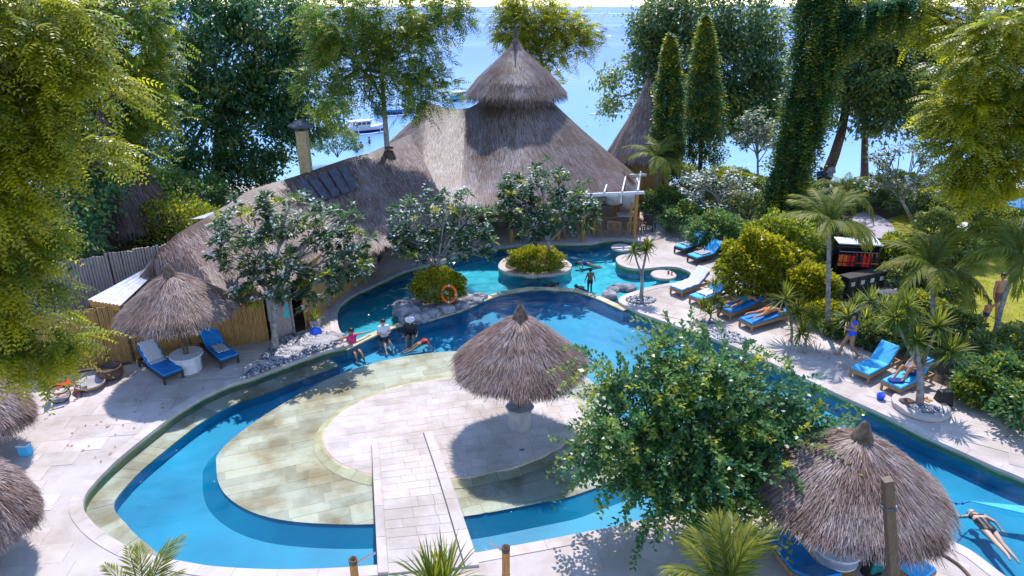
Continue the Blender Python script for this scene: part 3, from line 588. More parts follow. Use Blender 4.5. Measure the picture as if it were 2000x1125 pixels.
def main_roof(u, t):
    x1, y1 = along(EAVE, u); cx = np.clip(x1, XL, HC[0]); w = np.clip((cx+2.6)/2.4, 0, 1); w = w*w*(3-2*w); dx, dy = x1-cx, y1-HC[1]; L = np.hypot(dx, dy); r0 = .06+1.5*w
    x0, y0 = cx+dx/L*r0, HC[1]+dy/L*r0; zr = np.interp(cx, [XL, -3.6, -2.6, -1.4, HC[0]], [6.3, 5.95, 5.95, 6.5, 6.9]); ze = 2.35+.06*np.sin(u*50)
    return np.stack([x0+(x1-x0)*t, y0+(y1-y0)*t, zr+(ze-zr)*t**.95-.06*np.sin(np.pi*t)], 1)
thatch_part('roof', main_roof, M['straw2'], hall, n=70000, length=.5, width=.022, nu=140, nt=18, lift=.03, fringe=5000, flen=.5)
thatch_part('upper_roof', prof_fn([(.02, 10.0), (.18, 9.55), (.42, 9.2), (.75, 8.88), (1.42, 8.3), (2.08, 7.7), (2.58, 7.12), (2.72, 6.95)], (HC[0], HC[1], 0)), M['straw2'], hall, n=18000, length=.42, width=.02, fringe=4500, flen=.55, frout=.5)
obj('finial', MB().lathe([(.16, 9.45), (.10, 9.9), (.05, 10.3), (.01, 10.7)], (HC[0], HC[1], 0), 10), M['iron'], hall, True)
obj('neck', MB().lathe([(1.75, 6.4), (1.75, 7.2)], (HC[0], HC[1], 0), 24), M['orange_wood'], hall, True)
for k in range(11):
    x, y = along(outline(4.0, 6.2, 6.2), np.array([(.72+k*.055) % 1])); obj('column', MB().tube([(x[0], y[0], 0), (x[0], y[0], 2.45)], .12, 8), M['orange_wood'], hall, True)
obj('bar_counter', MB().box((-1.5, 38.6, .55), (5.5, .8, 1.1)), M['teak'], hall, True)
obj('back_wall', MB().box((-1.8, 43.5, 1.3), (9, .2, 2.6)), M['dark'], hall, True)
# long low thatched wing running towards the camera on the left
rpx = [(800,262,5.0),(724,298,4.7),(680,309,4.6),(580,343,4.4),(490,370,4.2),(410,420,3.9),(345,457,3.5),(300,502,2.9)]
ridge = np.array([P(x, y, z) for x, y, z in rpx]); epx = [(880,425,2.3),(800,455,2.25),(757,474,2.15),(690,492,2.1),(610,520,2.1),(520,560,2.1),(430,585,2.1),(310,548,2.0)]
eave = np.array([P(x, y, z) for x, y, z in epx]); eback = ridge+(ridge-eave)*A(.75, .75, 0)*.9; eback[:, 2] = 2.2
wing = thing('thatched_wing', 'long low thatched service wing with bamboo walls beside the curved coping', 'building', (ridge[4][0], ridge[4][1], 0))
def pl(arr, s): k = np.linspace(0, 1, len(arr)); return np.stack([np.interp(s, k, arr[:, i]) for i in range(3)], 1)
def wing_front(u, t): a, b = pl(ridge, u), pl(eave, u); r = a+(b-a)*t[:, None]; r[:, 2] += .12*np.sin(np.pi*t)-.05*np.sin(u*40)*t; return r
def wing_back(u, t): a, b = pl(ridge, u), pl(eback, u); return a+(b-a)*t[:, None]
def wing_end(u, t):
    a = ridge[-1]; e0, e1 = eave[-1], eback[-1]; b = e0+(e1-e0)*u[:, None]+(ridge[-1]-ridge[-2])*A(1, 1, 0)*(np.sin(np.pi*u)*.7)[:, None]; return a+(b-a)*t[:, None]
thatch_part('roof', wing_front, M['straw'], wing, n=36000, length=.45, width=.02, nu=60, nt=10, fringe=3200, flen=.45, frout=.5)
thatch_part('rear_roof', wing_back, M['straw'], wing, n=5000, length=.5, width=.035, nu=40, nt=6, fringe=500)
thatch_part('roof_end', wing_end, M['straw'], wing, n=3000, length=.45, width=.03, nu=20, nt=6, fringe=400)
wl = np.array([P(x, y, 0) for x, y in [(742,520),(733,527),(690,560),(640,599),(598,642)]])
for k in range(1, len(wl)-1):
    a, b = wl[k], wl[k+1]; d = nrmz(b-a); n_ = int(np.linalg.norm(b-a)/.055); m = MB()
    for i in range(n_):
        q = a+d*.055*(i+.5); m.tube([q, q+A(0, 0, 2.35+random.uniform(-.03, .03))], .03, 5)
    obj('bamboo_wall', m, M['bamboo'], wing, True, kind='stuff'); obj('post', MB().box(a+A(.06, -.06, 1.15), (.16, .16, 2.3)), M['barkg'], wing, True)
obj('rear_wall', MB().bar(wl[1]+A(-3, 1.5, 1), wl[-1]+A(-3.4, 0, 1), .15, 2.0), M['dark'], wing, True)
# dark slate patch (roof light) laid on the wing
sk = thing('roof_panel', 'dark weathered slatted panel lying on the brown thatch near the chimney', 'roof panel', P(655, 355, 4.0))
uu = np.linspace(.30, .45, 6)
for i in range(5):
    q = wing_front(np.array([uu[i]+.004, uu[i+1]-.004, uu[i+1]-.004, uu[i]+.004]), np.array([.10, .10, .42, .42]))+A(.02, -.02, .12); q2 = q-A(0, 0, .06)
    obj('slat', MB().add(np.concatenate([q, q2]), [(0,1,2,3),(7,6,5,4),(0,4,5,1),(1,5,6,2),(2,6,7,3),(3,7,4,0)]), M['iron'], sk, True)
cb = P(600, 348, 4.1); ch = thing('chimney', 'square yellow brick chimney with dark pitched cap rising from the thatch', 'chimney', cb)
ctop = PY(594, 255, cb[1])[2]-cb[2]
obj('stack', MB().box((0, 0, (ctop-.5)/2), (.46, .46, ctop+.5)), M['brick'], ch); 
for s in (-1, 1):
    for r_ in (-1, 1): obj('cap_post', MB().box((s*.2, r_*.2, ctop+.08), (.06, .06, .16)), M['iron'], ch)
obj('cap', MB().lathe([(.62, ctop+.15), (.62, ctop+.22), (.04, ctop+.5)], n=4), M['iron'], ch)
# pointed hut to the right of the hall
spc = A(8.35, 43.5); sp = thing('spire_hut', 'tall narrow cone of grey thatch beside the hall and the mast trees', 'hut', (*spc, 0))
thatch_part('roof', prof_fn([(.03, 7.4), (.45, 6.3), (1.0, 5.0), (1.6, 3.9), (2.25, 2.7)], (*spc, 0)), M['straw2'], sp, n=9000, length=.5, width=.035, fringe=900)
obj('wall', MB().lathe([(1.8, 0), (1.8, 2.8)], (*spc, 0), 18), M['bamboo'], sp, True); obj('finial', MB().lathe([(.06, 7.2), (.03, 7.6), (.01, 7.9)], (*spc, 0), 8), M['iron'], sp, True)
# shaded steep roof behind the left trees
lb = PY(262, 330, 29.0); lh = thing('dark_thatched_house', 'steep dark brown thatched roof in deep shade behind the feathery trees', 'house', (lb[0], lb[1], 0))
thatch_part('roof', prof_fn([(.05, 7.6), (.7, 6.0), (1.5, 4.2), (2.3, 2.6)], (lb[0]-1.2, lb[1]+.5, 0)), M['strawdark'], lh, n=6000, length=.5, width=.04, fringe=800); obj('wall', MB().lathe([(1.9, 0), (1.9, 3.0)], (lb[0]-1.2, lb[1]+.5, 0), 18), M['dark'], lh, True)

# ------------------------------------------------------------------ fences, lean-to
def fence(name, label, pts, hgt, mat, pitch=.055, rad=.027, seg=2.2, posts='bark'):
    pts = [np.array(p) for p in pts]; t = thing(name, label, 'fence', (pts[0]+pts[-1])/2)
    for a, b in zip(pts[:-1], pts[1:]):
        Ls = np.linalg.norm(b-a); d = (b-a)/Ls; ns = max(1, round(Ls/seg))
        for s in range(ns):
            m = MB(); a0 = a+d*Ls*s/ns; n_ = int(Ls/ns/pitch)
            for i in range(n_):
                q = a0+d*pitch*(i+.5)+A(-d[1], d[0], 0)*random.uniform(-.008, .008); hh = hgt+random.uniform(-.05, .05); m.tube([q, q+A(random.uniform(-.01, .01), 0, hh)], rad*random.uniform(.8, 1.1), 6)
            obj('bamboo_panel', m, M[mat], t, True, kind='stuff')
            nb_ = A(-d[1], d[0], 0)*.05
            for zz in (.35, hgt-.35): obj('rail', MB().tube([a0+nb_+A(0, 0, zz), a0+d*Ls/ns+nb_+A(0, 0, zz)], .03, 6), M['bark'], t, True)
            obj('post', MB().tube([a0+nb_*1.6, a0+nb_*1.6+A(0, 0, hgt+.02)], .05, 7), M[posts], t, True)
    return t
f0, f1, f2 = P(-160, 770), P(215, 712), P(528, 664)
fence('bamboo_fence', 'golden upright bamboo fence behind the left sun loungers', [f0, f1, f2], 2.1, 'bamboo')
g0, g1 = P(532, 664), P(572, 650)
gt = thing('bamboo_gate', 'small pale bamboo gate carrying the turquoise board', 'gate', (g0+g1)/2)
for i in range(9):
    q = g0+(g1-g0)*(i+.5)/9; obj('slat', MB().box(q+A(0, 0, .85), (.085, .03, 1.7+random.uniform(-.04, .04)), rz=.3), M['bambgrey'], gt, True)
obj('post', MB().tube([g1+A(.06, 0, 0), g1+A(.06, 0, 1.9)], .05, 8), M['barkg'], gt, True)
bd = thing('turquoise_board', 'turquoise rectangular board hung on the pale bamboo gate', 'board', P(551, 652)+A(.03, -.16, .75)); bd.rotation_euler = (R(-4), 0, R(22))
obj('panel', MB().box((0, 0, .42), (.74, .035, .95)), M['turq'], bd, bevel=.008); obj('frame', MB().box((0, .03, .42), (.78, .02, 1.0)), M['barkg'], bd)
fence('grey_fence', 'weathered grey bamboo fence behind the corrugated lean-to', [P(110, 612, 1.2)*A(1, 1, 0)+A(-.6, .9, 0), P(303, 512, 2.3)*A(1, 1, 0)+A(.2, .8, 0)], 2.75, 'bambgrey', pitch=.10, rad=.05)
ln = thing('lean_to', 'white corrugated tin lean-to roof behind the bamboo fence', 'shed', P(230, 560, 2.2)*A(1, 1, 0)+A(0, 0, 0))
c4 = [P(172, 586, 2.35), P(236, 596, 2.15), P(300, 536, 2.2), P(286, 524, 2.45)]
nx = 40; V = []; F = []
for i in range(nx+1):
    s = i/nx; a = c4[0]+(c4[1]-c4[0])*s; b = c4[3]+(c4[2]-c4[3])*s; z = .02*math.cos(s*2*math.pi*9); V += [a+A(0, 0, z), b+A(0, 0, z)]
F = [(2*i, 2*i+2, 2*i+3, 2*i+1) for i in range(nx)]
o = obj('corrugated_sheet', MB().add(V, F), M['tin'], ln, True); md = o.modifiers.new('thick', 'SOLIDIFY'); md.thickness = .012
for q in c4: obj('post', MB().tube([q*A(1, 1, 0), q-A(0, 0, .02)], .05, 6), M['bark'], ln, True)
obj('fascia', MB().bar(c4[0]-A(0, 0, .12), c4[1]-A(0, 0, .12), .04, .2), M['orange_wood'], ln, True)
aw = thing('awning', 'small pale triangular awning tucked behind the thatched wing', 'awning', P(400, 425, 3)*A(1, 1, 0)); q = [P(372, 428, 3.2), P(428, 424, 3.2), P(420, 412, 3.4)]
o = obj('cloth', MB().add(q, [(0, 1, 2)]), M['white'], aw, True); o.modifiers.new('thick', 'SOLIDIFY').thickness = .02
for p_ in q: obj('pole', MB().tube([p_*A(1, 1, 0), p_], .03, 6), M['barkg'], aw, True)

# ------------------------------------------------------------------ thatched parasols
def parasol(label, base, prof, n, plinth='oct', group='thatched parasols by the pool', mat='straw', polemat='bark', zb=0.0, tilt=0):
    t = thing('thatched_parasol', label, 'parasol', (base[0], base[1], zb), group=group); top = prof[0][1]
    V, F, Rn = thatch_geo(prof_fn(prof, wob=.025), n, .34, .016, 72, 14, .045, int(n*.32), .26, .75, jit=.5); link('thatch', raw_mesh('thatch', V, F, Rn), M[mat], t, kind='stuff')
    obj('cap', MB().lathe([(.25, top-.13), (.20, top), (.12, top+.18), (.07, top+.30), (.01, top+.36)], n=14), M['strawdark'] if False else M['bark'], t, smooth=True)
    obj('pole', MB().tube([(0, 0, 0), (.01, 0, top*.5), (0, 0, top-.1)], [.095, .085, .07], 10, wob=.1), M[polemat], t, smooth=True)
    for k in range(8):
        a = k*math.pi/4; r = prof[-1][0]*.95; obj('rafter', MB().tube([(0, 0, top-.15), (r*math.cos(a), r*math.sin(a), prof[-2][1]-.08)], .028, 5), M['bark'], t)
    if plinth == 'oct':
        pt_ = obj('plinth', MB().lathe([(.36, 0), (.345, .02), (.345, .62), (.36, .63)], n=8, cap=True), M['coping'], t); obj('plinth_top', MB().lathe([(.42, .63), (.42, .70), (.10, .702)], n=8, cap=True), M['coping'], pt_)
    elif plinth == 'table':
        pt_ = obj('plinth', MB().lathe([(.42, 0), (.42, .55)], n=12, cap=True), M['white'], t); obj('table_top', MB().lathe([(.52, .55), (.53, .58), (.53, .62), (.10, .625)], n=28, cap=True), M['white'], pt_)
    return t
PR = [(.04, 3.62), (.35, 3.45), (.8, 3.12), (1.25, 2.74), (1.6, 2.42), (1.80, 2.22)]
parasol('thatched parasol on an octagonal stone base standing on the paved island', P(1015, 832, IZ), PR, 15000, zb=IZ)
parasol('thatched parasol sheltering two blue loungers in front of the bamboo fence', A(-10.95, 20.35), [(.04, 3.5), (.35, 3.36), (.8, 3.06), (1.2, 2.74), (1.5, 2.5), (1.68, 2.3)], 14000, 'table')
parasol('thatched parasol beside the square wooden post and the swimmer', A(7.05, 11.55), [(.04, 3.42), (.35, 3.28), (.8, 3.0), (1.25, 2.65), (1.6, 2.36), (1.80, 2.15)], 16000, 'table')
parasol('drooping shaggy thatched parasol above the small blue patch on the left deck', P(-75, 985, 1.6)*A(1, 1, 0), [(.04, 2.6), (.3, 2.5), (.7, 2.25), (1.0, 1.9), (1.2, 1.5), (1.28, 1.2)], 12000, 'none')
parasol('shaggy thatched parasol edge beside the red wheelchair', P(-62, 806, 1.4)*A(1, 1, 0), [(.04, 2.4), (.3, 2.3), (.7, 2.1), (1.05, 1.8), (1.3, 1.5), (1.4, 1.2)], 9000, 'none')

# ------------------------------------------------------------------ sun loungers and towels
def lounger(foot, head, label, frame='wicker', cush='bluec', back=38, group='sun loungers round the pool', z=0, Lk=1.95):
    a, b = P(*foot, .36+z), P(*head, .36+z); c = (a+b)/2; d = nrmz((b-a)*A(1, 1, 0)); rz = math.atan2(d[1], d[0])-math.pi/2
    print('lounger', foot, round(float(np.linalg.norm((b-a)[:2])), 2))
    t = thing('sun_lounger', label, 'sun lounger', (c[0], c[1], z), rz, group); h = Lk/2; w = .68; hx = h-.72
    for s in (-1, 1): obj('side_rail', MB().box((s*(w/2-.03), 0, .25), (.05, Lk, .12)), M[frame], t, bevel=.008)
    obj('end_rail', MB().box((0, -h+.03, .25), (w-.11, .05, .12)), M[frame], t); obj('end_rail', MB().box((0, h-.03, .25), (w-.11, .05, .12)), M[frame], t)
    for sx_ in (-1, 1):
        for sy_ in (-1, 1): obj('leg', MB().box((sx_*(w/2-.04), sy_*(h-.06), .125), (.065, .065, .25)), M[frame], t)
    obj('base_panel', MB().box((0, -.36, .285), (w-.04, Lk-.74, .03)), M[frame], t)
    an = R(back); by = hx; ca, sa = math.cos(an), math.sin(an); Mx = [[1, 0, 0], [0, ca, -sa], [0, sa, ca]]
    obj('back_panel', MB().box((0, by+.36*ca, .30+.36*sa), (w-.04, .74, .03), M=Mx), M[frame], t)
    obj('seat_cushion', MB().box((0, -.36, .345), (w-.05, Lk-.74, .085)), M[cush], t, bevel=.025)
    obj('back_cushion', MB().box((0, by+.37*ca-.058*sa, .30+.37*sa+.062*ca), (w-.05, .76, .085), M=Mx), M[cush], t, bevel=.025)
    t['_by'] = by; t['_an'] = an; return t
def towel_on(lg, label, mat, over='back', name='towel', wd=.52, shift=0):
    """a creased cloth lying on the cushions, following back and seat"""
    by, an = lg['_by'], lg['_an']; ca, sa = math.cos(an), math.sin(an); nx, ny = 10, 22; V = []
    s0, s1 = {'back': (-.28, .82), 'all': (-1.25, .84), 'seat': (-.85, -.15)}[over]
    for j in range(ny):
        s = s0+(s1-s0)*j/(ny-1)
        for i in range(nx):
            x = (i/(nx-1)-.5)*wd*(1+.06*math.sin(j*1.3))+shift
            if s < 0: y, z = by+s, .392
            else: y, z = by+s*ca-.105*sa, .30+s*sa+.11*ca
            z += .012*(1+math.sin(i*1.9+j*.8)*math.cos(j*.6)) + (0 if over != 'seat' else .05*random.random()); V.append((x, y, z+.006))
    F = [(j*nx+i, j*nx+i+1, (j+1)*nx+i+1, (j+1)*nx+i) for j in range(ny-1) for i in range(nx-1)]
    me = raw_mesh(name, V, F, smooth=True); o = link(name, me, M[mat], label=label, cat='towel'); o.location = lg.location; o.rotation_euler = lg.rotation_euler; o.modifiers.new('thick', 'SOLIDIFY').thickness = .012; return o
LA = lounger((340, 728), (284, 690), 'blue lounger with a white towel over its back, by the bamboo fence', back=42)
towel_on(LA, 'white towel draped over the back of the blue lounger by the bamboo fence', 'towel')
LB = lounger((448, 697), (404, 660), 'blue lounger with rumpled towel beside the round white plinth table', back=42); towel_on(LB, 'rumpled pale towel on the blue lounger beside the small frangipani', 'towel', 'seat', wd=.4)
LC = lounger((1672, 728), (1748, 690), 'empty bright blue wooden lounger beside the woman walking in a swimsuit', 'teak', 'bluel', 46)
LD = lounger((1735, 753), (1812, 716), 'blue wooden lounger on which the seated sunbather rests', 'teak', 'bluel', 46)
LE = lounger((1452, 628), (1530, 606), 'blue wooden lounger under the sunbather with orange bottoms', 'teak', 'bluec', 8)
LF = lounger((1412, 606), (1478, 584), 'blue lounger under the sunbather in teal shorts', 'teak', 'bluec', 8)
LG = lounger((1312, 566), (1384, 540), 'lounger fully covered with a long white towel near the small cabbage tree', 'teak', 'bluel', 34); towel_on(LG, 'long white towel covering a whole lounger near the cabbage tree', 'towel', 'all', wd=.66)
LH = lounger((1352, 583), (1422, 558), 'blue wooden lounger with white cloth behind the spiky yellow-green shrub', 'teak', 'bluel', 38); towel_on(LH, 'white cloth on the seat of the lounger behind the spiky shrub', 'towel', 'seat')
LI = lounger((1318, 486), (1380, 464), 'dark framed blue lounger in front of the low stone wall', 'wicker', 'bluel', 42); towel_on(LI, 'grey towel crumpled on the lounger in front of the low wall', 'greyt', 'seat')
LJ = lounger((1345, 502), (1412, 484), 'dark framed blue lounger half hidden by the yellow bush', 'wicker', 'bluel', 42); towel_on(LJ, 'grey towel on the lounger half hidden by the yellow bush', 'greyt', 'seat')
LK_ = lounger((1525, 1050), (1600, 1140), 'bright blue lounger beside the thatched parasol at the pool bend', 'teak', 'bluec', 30)
LL = lounger((1770, 1095), (1700, 1050), 'light blue lounger in the shade under the thatched parasol by the post', 'teak', 'bluel', 5, Lk=1.8)

# ------------------------------------------------------------------ pergola, dining furniture
pg = thing('pergola', 'white beamed pergola with sagging white sailcloth by the hall', 'pergola', P(1238, 465))
pa, pb = P(1238, 465), P(1138, 472); ph = 2.42; back = A(.9, 4.0, 0)
posts = [pa, pb, pa+back, pb+back]
for q in posts: obj('post', MB().tube([q, q+A(0, 0, ph)], .10, 9), M['orange_wood'], pg, True)
obj('side_post', MB().tube([pa+A(-.22, .1, .3), pa+A(-.22, .1, 1.9)], .07, 8), M['orange_wood'], pg, True)
top = A(0, 0, ph+.06)
for a, b in ((pb+top-A(.5, 0, 0), pa+top+A(.35, 0, 0)), (pb+back+top-A(.5, 0, 0), pa+back+top+A(.3, 0, 0))): obj('beam', MB().bar(a, b, .12, .14), M['white'], pg, True)
for s in (.02, .36, .7, 1.0): a = pb+(pa-pb)*s+top+A(0, -.15, .13); obj('rafter', MB().bar(a, a+back+A(0, .3, 0), .07, .10), M['white'], pg, True)
for j, (s0, s1) in enumerate(((.02, .36), (.36, .7), (.7, 1.0))):
    nx, ny = 6, 16; V = []
    for k in range(ny):
        for i in range(nx):
            q = pb+(pa-pb)*(s0+(s1-s0)*i/(nx-1))+back*(.05+.9*k/(ny-1))+top; sag = 1.25*math.sin(math.pi*k/(ny-1))*(.6+.4*j/2)+.12*math.sin(math.pi*i/(nx-1)); V.append(q-A(0, 0, sag))
    o = obj('sailcloth', MB().add(V, [(k*nx+i, k*nx+i+1, (k+1)*nx+i+1, (k+1)*nx+i) for k in range(ny-1) for i in range(nx-1)]), M['white'], pg, True, smooth=True); o.modifiers.new('thick', 'SOLIDIFY').thickness = .012
def chair_proto(label, mat, seatmat):
    t = thing('dining_chair', label, 'chair', (0, 0, 0), group='terrace dining chairs')
    obj('seat', MB().box((0, 0, .44), (.46, .46, .05)), M[seatmat], t, bevel=.01)
    for sx_ in (-1, 1):
        obj('leg', MB().box((sx_*.2, -.2, .21), (.045, .045, .42)), M[mat], t); obj('leg', MB().bar((sx_*.2, .2, 0), (sx_*.2, .25, .92), .045), M[mat], t); obj('armrest', MB().box((sx_*.215, .0, .66), (.05, .44, .03)), M[mat], t); obj('arm_post', MB().box((sx_*.2, -.18, .55), (.04, .04, .2)), M[mat], t)
    obj('top_rail', MB().box((0, .25, .88), (.42, .035, .09)), M[mat], t)
    for k in range(4): obj('back_slat', MB().bar((-.13+.087*k, .225, .47), (-.13+.087*k, .245, .84), .035, .015), M[mat], t)
    return t
def table(label, loc, w=1.4, d=.8, mat='teak', rz=0):
    t = thing('dining_table', label, 'table', loc, rz, 'terrace dining tables'); obj('table_top', MB().box((0, 0, .74), (w, d, .045)), M[mat], t, bevel=.008); obj('apron', MB().box((0, 0, .67), (w-.16, d-.16, .08)), M['teak'], t)
    for sx_ in (-1, 1):
        for sy_ in (-1, 1): obj('leg', MB().box((sx_*(w/2-.1), sy_*(d/2-.1), .315), (.07, .07, .63)), M['teak'], t)
table('reddish teak table with pale top under the pergola', P(1178, 446), 1.5, .8); table('white topped table beside the pergola corner post', P(1222, 444), 1.1, .7, 'white'); table('pale table behind the tree planter by the hall edge', P(1085, 452), 1.3, .8, 'white')
spots = [(1165,462,0,'teak chair with its back to the pool at the reddish table'),(1190,461,.1,'second teak chair on the pool side of the reddish table'),(1148,445,1.5,'teak chair at the end of the reddish table by the frangipani'),(1205,462,-.3,'teak chair between the reddish table and the white topped table'),(1228,462,.2,'teak chair beside the orange pergola corner post'),(1250,455,-1.2,'teak chair between the pergola corner post and the dark armchair'),(1095,466,0,'teak chair at the pale table behind the kerbed planter'),(1070,464,.2,'teak chair half hidden by the dense frangipani'),(1120,463,2.8,'teak chair turned the other way beside the thin pergola post')]
cp = chair_proto(spots[0][3], 'teak', 'teak')
for i, (x, y, rz, lab) in enumerate(spots):
    o = cp if i == 0 else copy_tree(cp); o.location = Vector(P(x, y)); o.rotation_euler.z = math.pi+rz; o['label'] = lab
ac = thing('armchair', 'dark armchair with a teal seat cushion beside the low stone wall', 'chair', P(1268, 449), R(150)); 
obj('seat', MB().box((0, 0, .36), (.55, .52, .08)), M['teal'], ac, bevel=.02); obj('backrest', MB().box((0, .28, .66), (.56, .06, .6)), M['wicker'], ac, bevel=.02)
for sx_ in (-1, 1):
    obj('armrest', MB().box((sx_*.29, 0, .52), (.06, .52, .05)), M['wicker'], ac)
    for sy_ in (-1, 1): obj('leg', MB().box((sx_*.25, sy_*.22, .16), (.05, .05, .32)), M['wicker'], ac)
w0, w1, w2 = P(1258, 420), P(1346, 462), P(1352, 470); lw = thing('stone_wall', 'low pale stone wall in front of the dark hedge by the terrace', 'wall', (w0+w1)/2)
for k in range(6):
    for z in (0, 1): a = w0+(w1-w0)*(k+.0)/6; b = w0+(w1-w0)*(k+1)/6; obj('stone_block', MB().bar(a+A(0, 0, .14+.285*z), b+A(0, 0, .14+.285*z)-(b-a)*.02, .28, .275), M['limeb'], lw, True)

# ------------------------------------------------------------------ islands in the upper pool, discs, rocks
def rock(label, c, r, seed=0, name='boulder', group=None, mat='rock'):
    rs = np.random.default_rng(seed); m = MB().ball((0, 0, 0), 1, 18, 12); v = m.v[0]; ph = rs.random((4, 3))*6; f = sum(.12/(i+1)*np.sin(v@(rs.normal(0, 1.6*(i+1), 3))+ph[i, 0]) for i in range(4)); m.v[0] = v*(1+f[:, None]+rs.normal(0, .03, (len(v), 1)))*np.array(r)
    return obj(name, m, M[mat], loc=tuple(float(x) for x in c), smooth=False, label=label, cat='rock', group=group)
def pebbles(name, label, poly, n, z, mats=('rock',), size=(.03, .09), mat='rock'):
    p = np.asarray(poly); mn, mx_ = p.min(0), p.max(0); q = mn+(mx_-mn)*rng.random((n*3, 2)); q = q[inside(p, q)][:n]; n = len(q); s = size[0]+(size[1]-size[0])*rng.random((n, 1)); o_ = np.array([(1,0,0),(0,1,0),(-1,0,0),(0,-1,0),(0,0,1),(.0,.0,-1)], float)
    a = rng.random(n)*6.28; V = o_[None]*(1+.3*rng.normal(0, 1, (n, 6, 1))*.5)*s[:, None]*A(1.1, .8, .55); x = V[..., 0]*np.cos(a)[:, None]-V[..., 1]*np.sin(a)[:, None]; y = V[..., 0]*np.sin(a)[:, None]+V[..., 1]*np.cos(a)[:, None]; V = np.stack([x, y, V[..., 2]], -1)+np.concatenate([q, np.full((n, 1), z)], 1)[:, None]
    f = np.array([(0,1,4),(1,2,4),(2,3,4),(3,0,4),(1,0,5),(2,1,5),(3,2,5),(0,3,5)]); F = (np.arange(n)[:, None, None]*6+f[None]).reshape(-1, 3); return link(name, raw_mesh(name, V.reshape(-1, 3), F, np.repeat(rng.random(n), 6)), M[mat], label=label, cat='pebbles', kind='stuff')
M['pebble'] = leafmat('pebble_mix', [(.05,.05,.06), (.12,.12,.14), (.3,.29,.31), (.6,.58,.60)], 0, .7)
isA = cat(gp([(778,622),(785,598),(812,580),(860,572),(905,574),(938,577),(944,584),(915,594),(870,607),(820,622),(795,632)]))
ia = thing('rock_planter', 'dark rock planter holding a round yellow-green bush beside the weir', 'planter', (*isA.mean(0), PD)); obj('bed', MB().prism(isA if area(isA) > 0 else isA[::-1], PD, .02), M['rock'], ia, True)
for i, (x, y, r) in enumerate([(795,610,.55),(812,622,.42),(842,614,.40),(872,606,.40),(900,598,.38),(925,588,.36),(938,580,.3),(900,578,.3),(788,596,.4)]):
    c = P(x, y, -.05); rock(f'grey volcanic boulder edging the rock planter, ' + ['largest, at the rounded end', 'just behind the white hat', 'below the lifebuoy end of the bush', 'under the orange lifebuoy', 'right of the lifebuoy', 'near the weir bend', 'where the planter meets the weir', 'behind the bush towards the choppy water', 'half under the bush on the teal water side'][i], c, (r*1.15, r*.75, r*.6), 10+i, group='boulders of the rock planter')
b1 = P(858, 592, 0); bush('round_bush', 'round clipped yellow-green bush on the rock planter behind the lifebuoy', P(857, 578, .45)+A(-.02, .35, .25), (1.12, .8, .72), 'Lyell', 9000, .10, .055)
isB = cat(gp([(974,524),(980,508),(1005,500),(1045,497),(1085,501),(1112,512),(1116,522),(1100,532),(1050,537),(1000,534)])); sb = -1 if area(isB) < 0 else 1
ib = thing('kerbed_planter', 'white kerbed planter island in the upper pool with bush and frangipani', 'planter', (*isB.mean(0), PD)); obj('core', MB().prism(offset(isB, -.02)[::sb], PD, WZ-.05), M['poolteal'], ib, True); obj('bed', MB().prism(offset(isB, -.3)[::sb], WZ-.05, -.03), M['soil'], ib, True)
o_, i_ = isB, offset(isB, -.34)
for k in range(0, len(isB), 2):
    j = [(k+d_) % len(isB) for d_ in range(3)]; q = np.array([o_[x] for x in j]+[i_[x] for x in j[::-1]]); c = q.mean(0); q = c+(q-c)*.985; q = q if area(q) > 0 else q[::-1]; obj('kerb_stone', MB().prism(q, WZ-.06, .01+random.uniform(-.02, .02)), M['lime'], ib, True)
bush('round_bush', 'round dark yellow-green bush on the white kerbed planter', P(1046, 512, .5)+A(0, .2, .0), (1.25, .85, .62), 'Lyell', 9000, .10, .05)
for i, (x, y, rx, lab) in enumerate([(1214,483,.54,'pale round stepping disc in the upper pool near the terrace'), (1296,536,.58,'white round table disc carrying drinks in the small pool bay')]):
    d_ = thing('stone_disc', lab, 'stone disc', (*P(x, y, 0)[:2], PD), group='round stone discs in the upper pool'); obj('pillar', MB().lathe([(.3, PD), (.3, -.1)], (*P(x, y, 0)[:2], 0), 16), M['poolteal'], d_, True); obj('disc', MB().lathe([(rx-.02, -.10), (rx, -.07), (rx, -.01), (rx-.02, .015), (.01, .016)], (*P(x, y, 0)[:2], 0), 32, cap=True), M['lime'], d_, True)
dc = P(1296, 536, .016)
for i, (dx, dy, m_, lab) in enumerate([(.22, .05, 'red', 'red drink glass on the white round disc in the pool bay'), (.36, -.06, 'orange', 'orange drink glass on the white round disc in the pool bay'), (.28, .2, 'white', 'white cup on the white round disc in the pool bay')]):
    gl = thing('drink_glass', lab, 'glass', dc+A(dx, dy, 0)); obj('cup', MB().lathe([(.03, 0), (.045, .14), (.04, .14), (.025, .02)], n=12, cap=True), M[m_], gl); obj('straw', MB().tube([(0, 0, .02), (.03, 0, .2)], .005, 5), M['white'], gl)
for i, (x, y, rx, rz_, lab) in enumerate([(1197,566,.32,.16,'small pale boulder at the corner of the weir beside the boy'), (1216,562,.62,.2,'long flat grey boulder by the pointed deck corner'), (1190,577,.36,.22,'blue grey boulder next to the pointed deck tip')]):
    rock(lab, P(x, y, -.08), (rx, .3, rz_), 40+i, group='boulders at the deck tip')
pebbles('pebble_ring', 'black and grey pebbles ringed round the foot of the small cabbage tree', ellipse(P(1252, 586)[:2], .62, .42, 0, 24), 420, .03, size=(.03, .07), mat='pebble')
pebbles('pebble_bank', 'grey and black pebble bank beside the frangipani by the lower pool', cat(gp([(470,742),(500,716),(520,690),(545,668),(575,655),(610,652),(650,650),(668,660),(660,672),(600,694),(540,716)])), 5200, .03, size=(.035, .11), mat='pebble')
